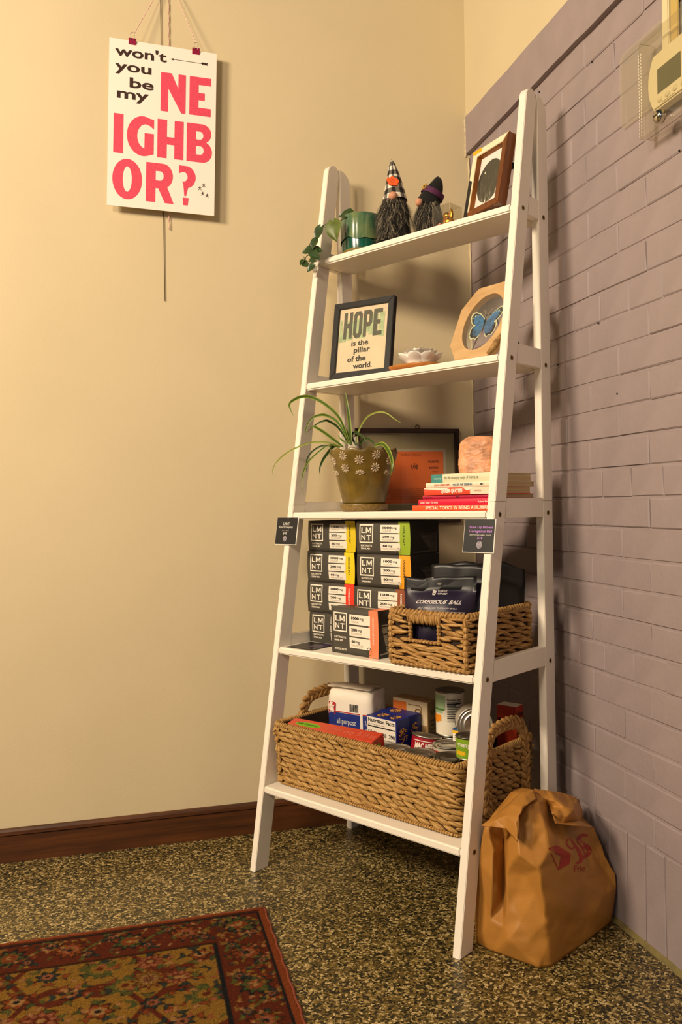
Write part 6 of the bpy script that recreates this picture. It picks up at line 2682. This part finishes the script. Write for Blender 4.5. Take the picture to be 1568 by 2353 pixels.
    for k, (u, v, lab) in enumerate(((.2140, .2130, 'blue dinner box showing its white nutrition panel beside the flour bag'), (.2085, .2660, 'blue dinner box standing directly behind the nutrition panel box'))):
        b = carton_box('dinner_box', lab, u, v, FZ, .1000, .0490, hb, math.radians(-2.5), blue)
        b['group'] = 'blue boxes in the long basket'
        if k == 0:
            bm = bmesh.new()
            rect(bm, .0025, .02, .0975, hb - .0020, -.0005)
            obj('nutrition_panel', bm, white, b)
            bm = bmesh.new()
            y = -.0009
            text(bm, 'Nutrition Facts', .006, hb - .0145, .0945, hb - .0045, y, bold=.03)
            text(bm, '2.5 servings per container', .006, hb - .0215, .062, hb - .0180, y)
            rect(bm, .005, hb - .0265, .0955, hb - .0235, y)
            text(bm, 'Calories', .006, hb - .0440, .036, hb - .0340, y, bold=.03)
            text(bm, '250', .051, hb - .0480, .067, hb - .0375, y, bold=.03)
            text(bm, '390', .075, hb - .0480, .0945, hb - .0375, y, bold=.03)
            rect(bm, .005, hb - .0545, .0925, hb - .0535, y)
            for q in range(9):
                text(bm, ('Total Fat 3g', 'Saturated Fat', 'Trans Fat 0g', 'Cholesterol', 'Sodium 560mg', 'Carbohydrate', 'Dietary Fiber', 'Total Sugars', 'Protein 9g')[q], .006, hb - .0605 - .0062 * q, .030 + .006 * (q % 3), hb - .0570 - .0062 * q, y)
                text(bm, ('5%', '9%', '3%')[q % 3], .083, hb - .0605 - .0062 * q, .0915, hb - .0570 - .0062 * q, y, bold=.02)
            t_ = obj('lettering', bm, black, b)
            t_['kind'] = 'stuff'
        # macaroni print on lid and side
        for q in range(2 if k == 0 else 1):
            bm = bmesh.new()
            cx = (.036, .074)[q]
            for i in range(26):
                a = RND.uniform(0, 2 * PI)
                rr = RND.uniform(0, 1) ** .5
                px, py = cx + .012 * rr * math.cos(a), .025 + .014 * rr * math.sin(a)
                pts = [(px + .003 * math.cos(a + t), py + .003 * math.sin(a + t), hb + .0004) for t in np.linspace(0, 2.2, 5)]
                tube(bm, pts, .0009, 5)
            g_ = obj('printed_macaroni', bm, gold, b)
            g_['kind'] = 'stuff'
        bm = bmesh.new()
        for i in range(30):
            a = RND.uniform(0, 2 * PI)
            rr = RND.uniform(0, 1) ** .5
            py, pz = .025 + .013 * rr * math.cos(a), hb - .040 + .020 * rr * math.sin(a)
            pts = [(.1004, py + .003 * math.cos(a + t), pz + .003 * math.sin(a + t)) for t in np.linspace(0, 2.2, 5)]
            tube(bm, pts, .0009, 5)
        g_ = obj('printed_macaroni', bm, gold, b)
        g_['kind'] = 'stuff'
        if k == 1:
            bm = bmesh.new()
            add(bm, [(.1004, .0002, .05), (.1004, .003, .05), (.1004, .003, hb - .012), (.1004, .0002, hb - .012)], [(0, 1, 2, 3)])
            obj('orange_edge', bm, orange, b)
    # beige kraft box behind
    kb = mat('kraft_box', '#9a7c52', 0.6)
    H_ = .412 - FZ
    b = carton_box('kraft_box', 'beige carton with orange panel and green leaf print behind the blue boxes', .2130, .3200, FZ, .1150, .0450, H_, math.radians(-1), kb)
    bm = bmesh.new()
    rect(bm, .002, H_ - .060, .113, H_ - .001, -.0004)
    obj('cream_panel', bm, mat('cream_panel', '#cdb894', 0.6), b)
    bm = bmesh.new()
    rect(bm, .002, H_ - .060, .046, H_ - .008, -.0008)
    obj('orange_panel', bm, mat('orange_panel', '#cf6a22', 0.6), b)
    bm = bmesh.new()
    pts = [(.052, -.0010, H_ - .012), (.090, -.0010, H_ - .012), (.095, -.0010, H_ - .016), (.095, -.0010, H_ - .022)]
    tube(bm, pts, .0008, 5)
    flat(bm, poly_geo([arc(.5, .5, .5, .5, 0, 340, 18), arc(.5, .5, .32, .32, 0, 340, 18)]), lambda a, c: (.074 + .022 * a, -.0010, H_ - .034 + .014 * c))
    obj('brown_print', bm, mat('brown_print', '#6d4a24', 0.6), b)
    bm = bmesh.new()
    x = .1154
    for s in (-1, 1):
        P = [(0, 0), (.006 * s, .004), (.010 * s, .012), (.004 * s, .012), (.001 * s, .006)]
        add(bm, [(x, .020 + a, H_ - .034 + c) for a, c in P], [tuple(range(5))])
    obj('leaf_print', bm, mat('leaf_green', '#476a1e', 0.6), b)
    bm = bmesh.new()
    for q, s in enumerate(('EVERYDAY', 'COMMUNITY', 'FOOD BANK', 'FOR THE', 'NEIGHBORS')):
        flat(bm, text_geo(s, .02), lambda a, c: (x, .008 + .028 * a, H_ - .052 - .010 * q + .006 * c))
    obj('lettering', bm, mat('olive_letter', '#5d4a26', 0.6), b)
    # small blue and yellow carton between the tins
    b = carton_box('small_carton', 'small white, yellow and blue carton wedged between the tins', .4470, .2560, .3510, .034, .020, .026, math.radians(8), white)
    bm = bmesh.new()
    rect(bm, .0, .0185, .034, .0258, -.0006)
    obj('yellow_band', bm, yellow, b)
    bm = bmesh.new()
    for q in range(3):
        text(bm, ('Ingredients', 'net wt 7 oz', 'keep dry')[q], .003, .012 - .0045 * q, .026, .0148 - .0045 * q, -.0006)
    obj('lettering', bm, black, b)
    bm = bmesh.new()
    box(bm, -.0005, .0345, -.0004, .0205, .0256, .0290, .0006, seg=1)
    obj('blue_lid', bm, mat('blue_lid', '#1d4f86', 0.5), b)
    # dark red box at the far right
    b = carton_box('red_carton', 'dark red carton standing upright at the back right of the long basket', .5250, .3270, FZ, .052, .036, .436 - FZ, math.radians(3), mat('dark_red_box', '#a02c12', 0.45))
    bm = bmesh.new()
    add(bm, [(.001, .001, .436 - FZ + .0004), (.051, .001, .436 - FZ + .0004), (.051, .035, .436 - FZ + .0004), (.001, .035, .436 - FZ + .0004)], [(0, 1, 2, 3)])
    obj('white_lid_print', bm, white, b)
    bm = bmesh.new()
    flat(bm, text_geo('Rice', .03), lambda a, c: (.0524, .004 + .028 * a, .19 + .014 * c))
    rect(bm, .004, .18, .046, .186, -.0005)
    obj('lettering', bm, mat('dark_brown_letter', '#3b0f08', 0.5), b)


def build_flour():
    paper = mat('flour_paper', '#ece3d3', 0.65, bump=0.15, bscale=90)
    W, D, H = .138, .088, .2240
    root = on_shelf('flour_bag', 'white paper flour bag with blue band standing at the back left of the basket', 'bag', .0590, .2290, FZ, math.radians(8))
    bm = bmesh.new()
    n = 44
    levels = 18
    rnd = random.Random(5)

    def outline(a):
        c, s = math.cos(a), math.sin(a)
        e = (abs(c) ** 7 + abs(s) ** 7) ** (-1 / 7)
        return e * c, e * s
    rings = []
    for j in range(levels + 1):
        t = j / levels
        z = H * .84 * t
        sh = 1.0 + .03 * math.sin(PI * t) - .02 * max(0, t - .85) / .15
        ring = []
        for k in range(n):
            a = 2 * PI * k / n
            x, y = outline(a)
            d = .0018 * noise.noise((x * 2.2, y * 2.2, z * 30)) + (.0022 * abs(noise.noise((x * 4, y * 4, z * 60 + 9))) if t > .7 else 0)
            ring.append(bm.verts.new((W / 2 + x * (W / 2 * sh + d), D / 2 + y * (D / 2 * sh + d), z)))
        rings.append(ring)
    # shoulders fold in to the flat folded top
    for sx, sy, z in ((.985, .96, H * .90), (.97, .80, H * .925), (.95, .66, H * .935)):
        rings.append([bm.verts.new((W / 2 + outline(2 * PI * k / n)[0] * W / 2 * sx + .0016 * noise.noise((k * .8, z * 90, 2)), D / 2 + .004 + outline(2 * PI * k / n)[1] * D / 2 * sy, z + .003 * noise.noise((k * .6, 3, z * 50)))) for k in range(n)])
    for A, B in zip(rings, rings[1:]):
        for k in range(n):
            bm.faces.new((A[k], A[(k + 1) % n], B[(k + 1) % n], B[k])).smooth = True
    bm.faces.new(rings[-1])
    bm.faces.new(rings[0][::-1])
    tree = BVHTree.FromBMesh(bm)
    obj('paper_bag', bm, paper, root)
    # folded top flap
    bm = bmesh.new()
    nx, ny = 16, 10
    g = []
    for i in range(nx + 1):
        col = []
        for j in range(ny + 1):
            a, c = i / nx, j / ny
            x = -.004 + (W + .004) * a * .97
            y = .004 + (D * .86) * c
            z = H * .935 - .004 + .014 * math.sin(PI * min(1, .15 + c * .9)) ** .6 * (1 - .30 * abs(2 * a - 1) ** 2) + .0016 * noise.noise((a * 5, c * 4, 4))
            col.append(bm.verts.new((x, y, z)))
        g.append(col)
    for i in range(nx):
        for j in range(ny):
            bm.faces.new((g[i][j], g[i + 1][j], g[i + 1][j + 1], g[i][j + 1])).smooth = True
    bmesh.ops.solidify(bm, geom=bm.faces[:], thickness=.0022)
    obj('folded_top', bm, paper, root)
    bm = bmesh.new()
    for a0, a1, s in ((.30, .44, 'best by'), (.48, .62, '06 2026')):
        flat(bm, text_geo(s, .01), lambda a, c: (W * (a0 + (a1 - a0) * a), D * .40 + .006 * c, H * .935 + .0125))
    obj('date_stamp', bm, mat('grey_stamp', '#5c564c', 0.6), root)
    blue = mat('flour_blue', '#20307c', 0.5)
    rd = mat('flour_red', '#b4232e', 0.5)

    def grid_rect(x0, z0, x1, z1, nn=24):
        vs, fs = [], []
        for i in range(nn + 1):
            for j in range(13):
                vs.append((i / nn, j / 12))
        for i in range(nn):
            for j in range(12):
                fs.append((i * 13 + j, i * 13 + 13 + j, i * 13 + 14 + j, i * 13 + 1 + j))
        return (np.array(vs), fs), x0, z0, x1, z1, 0, 0
    zb = .1480
    decal(root, tree, 'blue_band', blue, [grid_rect(.003, .02, W * .775, zb), grid_rect(W * .84, .02, W * .975, zb)], .0009)
    decal(root, tree, 'red_stripe', rd, [grid_rect(.003, zb + .001, W * .775, zb + .0035, 24), grid_rect(W * .84, zb + .001, W * .975, zb + .0035, 24)], .0009)
    decal(root, tree, 'lettering', mat('flour_white', '#e8e2d8', 0.5), [('all purpose', W * .25, zb - .033, W * .69, zb - .014, .0, 0)], .0020)
    br = poly_geo([[(0, .08), (.08, 0), (.92, 0), (1, .08), (1, .92), (.92, 1), (.08, 1), (0, .92)]])
    decal(root, tree, 'red_logo', rd, [(br, W * .04, zb - .006, W * .225, zb + .026, 0, 0)], .0018)
    decal(root, tree, 'logo_lettering', mat('logo_cream', '#eedfcf', 0.5), [('Baker', W * .055, zb + .012, W * .21, zb + .022, .02, 0), ('Corner', W * .055, zb - .001, W * .21, zb + .008, .02, 0)], .0030)
    bars = []
    for q in range(17):
        x = W * (.53 + .0125 * q)
        bars.append((poly_geo([[(0, 0), (1, 0), (1, 1), (0, 1)]]), x, zb + .006, x + W * (.004 + .004 * (q * 7 % 3)), zb + .026, 0, 0))
    d_ = decal(root, tree, 'barcode', M_PRINTK, bars, .0005)
    d_['kind'] = 'stuff'
    decal(root, tree, 'side_lettering', M_CARTW, [('FLOUR', W * .86, zb - .045, W * .95, zb - .008, .02, 0)], .0009)


build_pantry()


# ================================================================== PAPER BAG ON THE FLOOR
def build_paper_bag():
    yaw = math.radians(27.9)
    root = thing('paper_grocery_bag', 'crumpled brown paper bag with red print leaning against the purple wall', 'bag', (-.1620, -.7080, 0), (0, 0, yaw))
    kraft = mat('kraft_paper', '#ad7834', 0.5, nscale=7, namp=0.10, bump=0.18, bscale=240, spec=0.35)
    M = Matrix.Translation(root.location) @ Matrix.Rotation(yaw, 4, 'Z')
    Mi = M.inverted()
    M3 = Mi.to_3x3()
    from mathutils.geometry import delaunay_2d_cdt

    def place(X, Y, yl):
        """point of the bag's own depth plane yl (its floor plane when yl is None)"""
        o = Mi @ CAM_LOC
        d = M3 @ ray(1032 + X / 1.6716, 1598 + Y / 1.6716)
        t = (-o.z / d.z) if yl is None else (yl - o.y) / d.y
        return o + d * t

    def crumple(p, amp):
        n = Vector((-.35, -.85, .25)).normalized()
        d = .0068 * (abs(noise.noise(p * 16 + Vector((3, 1, 0)))) - .2) + .0034 * (abs(noise.noise(p * 37 + Vector((9, 4, 2)))) - .2)
        return p + n * d * amp

    def sheet(pts, edges, loop, cuts, amp, smooth=1, flatz=False):
        P2 = [Vector((x, y)) for x, y, _ in pts]
        E = [(loop[i], loop[(i + 1) % len(loop)]) for i in range(len(loop))] + list(edges)
        ov, oe, of, vo, eo, fo = delaunay_2d_cdt(P2, E, [], 1, 1e-4)
        bm = bmesh.new()
        co = []
        for v, src in zip(ov, vo):
            yl = pts[src[0]][2] if src else -.05
            co.append(place(v.x, v.y, yl))
        add(bm, co, [tuple(f) for f in of])
        for _ in range(cuts):
            bmesh.ops.subdivide_edges(bm, edges=bm.edges[:], cuts=1, use_grid_fill=True)
            bmesh.ops.triangulate(bm, faces=bm.faces[:])
        for _ in range(smooth):
            bmesh.ops.smooth_vert(bm, verts=[v for v in bm.verts if not v.is_boundary], factor=.22, use_axis_x=True, use_axis_y=True, use_axis_z=True)
        for v in bm.verts:
            if v.co.z > .004:
                v.co = crumple(v.co, amp)
            v.co.z = max(v.co.z, .0006)
            w = M @ v.co
            if w.x > -.003:
                w.x = -.003
                v.co = Mi @ w
        bmesh.ops.recalc_face_normals(bm, faces=bm.faces)
        o = Mi @ CAM_LOC
        if sum(f.normal.dot(o - f.calc_center_median()) for f in bm.faces) < 0:
            bmesh.ops.reverse_faces(bm, faces=bm.faces)
        for f in bm.faces:
            f.smooth = True
        return bm
    pts = [(345, 1050, None), (170, 985, None), (112, 928, .062), (395, 1042, None), (500, 967, None), (625, 870, None),
           (128, 770, .058), (210, 890, .000), (272, 868, -.034), (372, 868, -.083), (160, 860, .030), (381, 940, -.083),
           (118, 640, .060), (168, 700, .018), (210, 690, .034), (221, 690, -.004), (345, 668, -.083), (290, 690, -.040),
           (132, 520, .050), (150, 510, .040), (213, 545, .036), (224, 565, .000), (272, 610, -.052), (262, 500, -.030),
           (190, 450, .035), (280, 375, .012), (330, 362, .005), (345, 412, -.036), (300, 430, -.034), (430, 560, -.074),
           (385, 600, -.088), (472, 612, -.084), (420, 495, -.030), (545, 520, -.034), (560, 510, -.030), (600, 620, -.068),
           (640, 685, -.083), (645, 745, -.088), (600, 765, -.094), (530, 640, -.080), (500, 705, -.092), (440, 800, -.092),
           (560, 850, -.086), (470, 520, -.036), (430, 378, .010), (500, 400, .022), (516, 470, .012), (400, 430, .000),
           (240, 640, -.022), (200, 600, .030), (170, 600, .026), (222, 800, -.004), (208, 800, .024), (300, 950, -.050),
           (230, 940, -.020), (330, 760, -.062), (270, 770, -.026), (330, 500, -.058), (370, 510, -.070), (320, 580, -.062),
           (480, 880, -.086), (612, 690, -.074), (560, 620, -.062), (520, 560, -.050)]
    loop = [0, 1, 2, 6, 12, 18, 19, 24, 25, 26, 44, 45, 46, 34, 35, 36, 37, 5, 4, 3]
    edges = [(3, 11), (11, 9), (9, 16), (16, 22), (22, 23), (7, 52), (52, 14), (14, 20), (7, 51), (51, 15), (15, 21), (7, 8), (8, 9), (15, 17), (17, 16), (27, 58), (58, 29), (29, 31), (27, 57), (57, 59), (59, 30),
             (32, 43), (43, 33), (31, 39), (36, 61), (37, 38), (38, 61), (16, 30), (1, 7), (13, 50), (12, 13), (10, 13), (48, 22), (21, 48), (48, 16)]
    bm = sheet(pts, edges, loop, 3, 1.0)
    tree = BVHTree.FromBMesh(bm)
    # close the bag behind: sides run back to a rear panel
    bed = [e for e in bm.edges if e.is_boundary]
    r = bmesh.ops.extrude_edge_only(bm, edges=bed)
    nv = [e for e in r['geom'] if isinstance(e, bmesh.types.BMVert)]
    for v in nv:
        yb = .079 - .22 * max(0.0, v.co.z - .13)
        if v.co.y < yb:
            v.co.y = yb
        else:
            v.co.y += .004
        v.co.x = max(-.150, min(.118, v.co.x))
        v.co.z = max(.0006, v.co.z - .004) if v.co.z > .02 else .0006
        w = M @ v.co
        if w.x > -.003:
            w.x = -.003
            v.co = Mi @ w
    ne = [e for e in bm.edges if e.is_boundary]
    bmesh.ops.triangle_fill(bm, use_beauty=True, edges=ne)
    bmesh.ops.recalc_face_normals(bm, faces=bm.faces)
    obj('bag_body', bm, kraft, root)
    # crushed, folded-over mouth
    lp = [(126, 500, .026), (152, 502, .010), (215, 511, -.016), (263, 562, -.058), (270, 500, -.052), (268, 462, -.048), (305, 415, -.042), (338, 395, -.028), (326, 359, -.004), (280, 370, .006), (190, 447, .026), (225, 462, -.020), (282, 430, -.046), (240, 420, -.008), (255, 490, -.048), (295, 392, -.022), (180, 480, .004)]
    bm = sheet(lp, [(2, 11), (11, 13), (14, 3), (14, 5), (12, 6), (12, 15)], list(range(11)), 3, 1.3, 1)
    bmesh.ops.solidify(bm, geom=bm.faces[:], thickness=.0010)
    obj('folded_mouth', bm, kraft, root)
    rp = [(330, 358, -.004), (385, 366, -.010), (430, 372, -.004), (492, 393, .004), (514, 440, -.006), (514, 474, -.014), (500, 481, -.044), (440, 492, -.060), (395, 452, -.048), (386, 425, -.020), (362, 392, -.016), (440, 430, -.052), (480, 440, -.062), (412, 408, -.036), (470, 405, -.018), (455, 465, -.064)]
    bm = sheet(rp, [(9, 11), (11, 12), (12, 5), (13, 11), (13, 14), (14, 12), (15, 12), (15, 8)], list(range(11)), 3, 1.3, 1)
    bmesh.ops.solidify(bm, geom=bm.faces[:], thickness=.0010)
    obj('folded_mouth', bm, kraft, root)
    lq = [(398, 455, -.046), (440, 488, -.058), (500, 478, -.052), (560, 507, -.060), (480, 500, -.078), (410, 489, -.074)]
    bm = sheet(lq, [(1, 4)], list(range(6)), 3, .5, 1)
    bmesh.ops.solidify(bm, geom=bm.faces[:], thickness=.0010)
    obj('folded_mouth', bm, kraft, root)

    # red print on the front panel
    redp = mat('red_bag_print', '#9c2210', 0.55)

    def cast(bm, geo, fn):
        vs, fs = geo
        P = []
        for x, y in vs:
            px, py = fn(float(x), float(y))
            o = Mi @ CAM_LOC
            d = (Mi.to_3x3() @ ray(px, py)).normalized()
            h = tree.ray_cast(o, d)
            if h[0] is None:
                P.append(None)
            else:
                P.append(h[0] - d * .0012)
        ok = [f for f in fs if all(P[i] is not None for i in f)]
        P = [p if p is not None else Vector((0, 0, .05)) for p in P]
        add(bm, P, ok)

    def refine(loops, n=1):
        vs, fs = poly_geo(loops)
        b_ = bmesh.new()
        add(b_, [(x, y, 0) for x, y in vs], fs)
        bmesh.ops.triangulate(b_, faces=b_.faces[:])
        bmesh.ops.subdivide_edges(b_, edges=b_.edges[:], cuts=n, use_grid_fill=True)
        bmesh.ops.triangulate(b_, faces=b_.faces[:])
        b_.verts.ensure_lookup_table()
        b_.verts.index_update()
        r = (np.array([v.co[:2] for v in b_.verts]), [tuple(v.index for v in f.verts) for f in b_.faces])
        b_.free()
        return r
    ident = lambda x, y: (x, y)
    bm = bmesh.new()
    cast(bm, refine([[(1261, 1949), (1281, 1942), (1313, 1962), (1309, 1985), (1284, 1999), (1290, 1968)]], 3), ident)
    for seg in ([(1261, 1949), (1263, 1949), (1286, 1999), (1283, 1999)], [(1261, 1949), (1262, 1947), (1291, 1967), (1290, 1969)]):
        cast(bm, refine([seg], 3), ident)
    obj('red_logo', bm, redp, root)
    bm = bmesh.new()

    def stroke(pts, w0, w1):
        P = smooth_path([(a, b, 0) for a, b in pts], 6)
        L, R_ = [], []
        n = len(P) - 1
        for i, p in enumerate(P):
            t = (P[min(n, i + 1)] - P[max(0, i - 1)]).normalized()
            w = w0 + (w1 - w0) * math.sin(PI * i / n)
            L.append((p.x - t.y * w, p.y + t.x * w))
            R_.append((p.x + t.y * w, p.y - t.x * w))
        for i in range(n):
            cast(bm, (np.array([L[i], L[i + 1], R_[i + 1], R_[i]]), [(0, 1, 2, 3)]), ident)
    stroke([(1352, 1920), (1340, 1919), (1330, 1928), (1338, 1940), (1353, 1948), (1354, 1960), (1341, 1970), (1333, 1968)], 2.2, 5.5)
    stroke([(1305, 1927), (1303, 1938), (1312, 1949), (1322, 1946), (1318, 1935), (1308, 1926)], 1.2, 2.2)
    stroke([(1316, 1936), (1328, 1950), (1336, 1968), (1334, 1980), (1324, 1984)], 1.5, 4.5)
    stroke([(1328, 1932), (1340, 1950), (1345, 1962)], 1.0, 2.4)
    obj('red_monogram', bm, redp, root)
    bm = bmesh.new()
    vs, fs = text_geo('Frie', .01)
    cast(bm, (vs, fs), lambda x, y: (1320 + 26 * x, 2005 - (17 - 3 * x) * y - 3 * x))
    obj('red_lettering', bm, redp, root)


build_paper_bag()
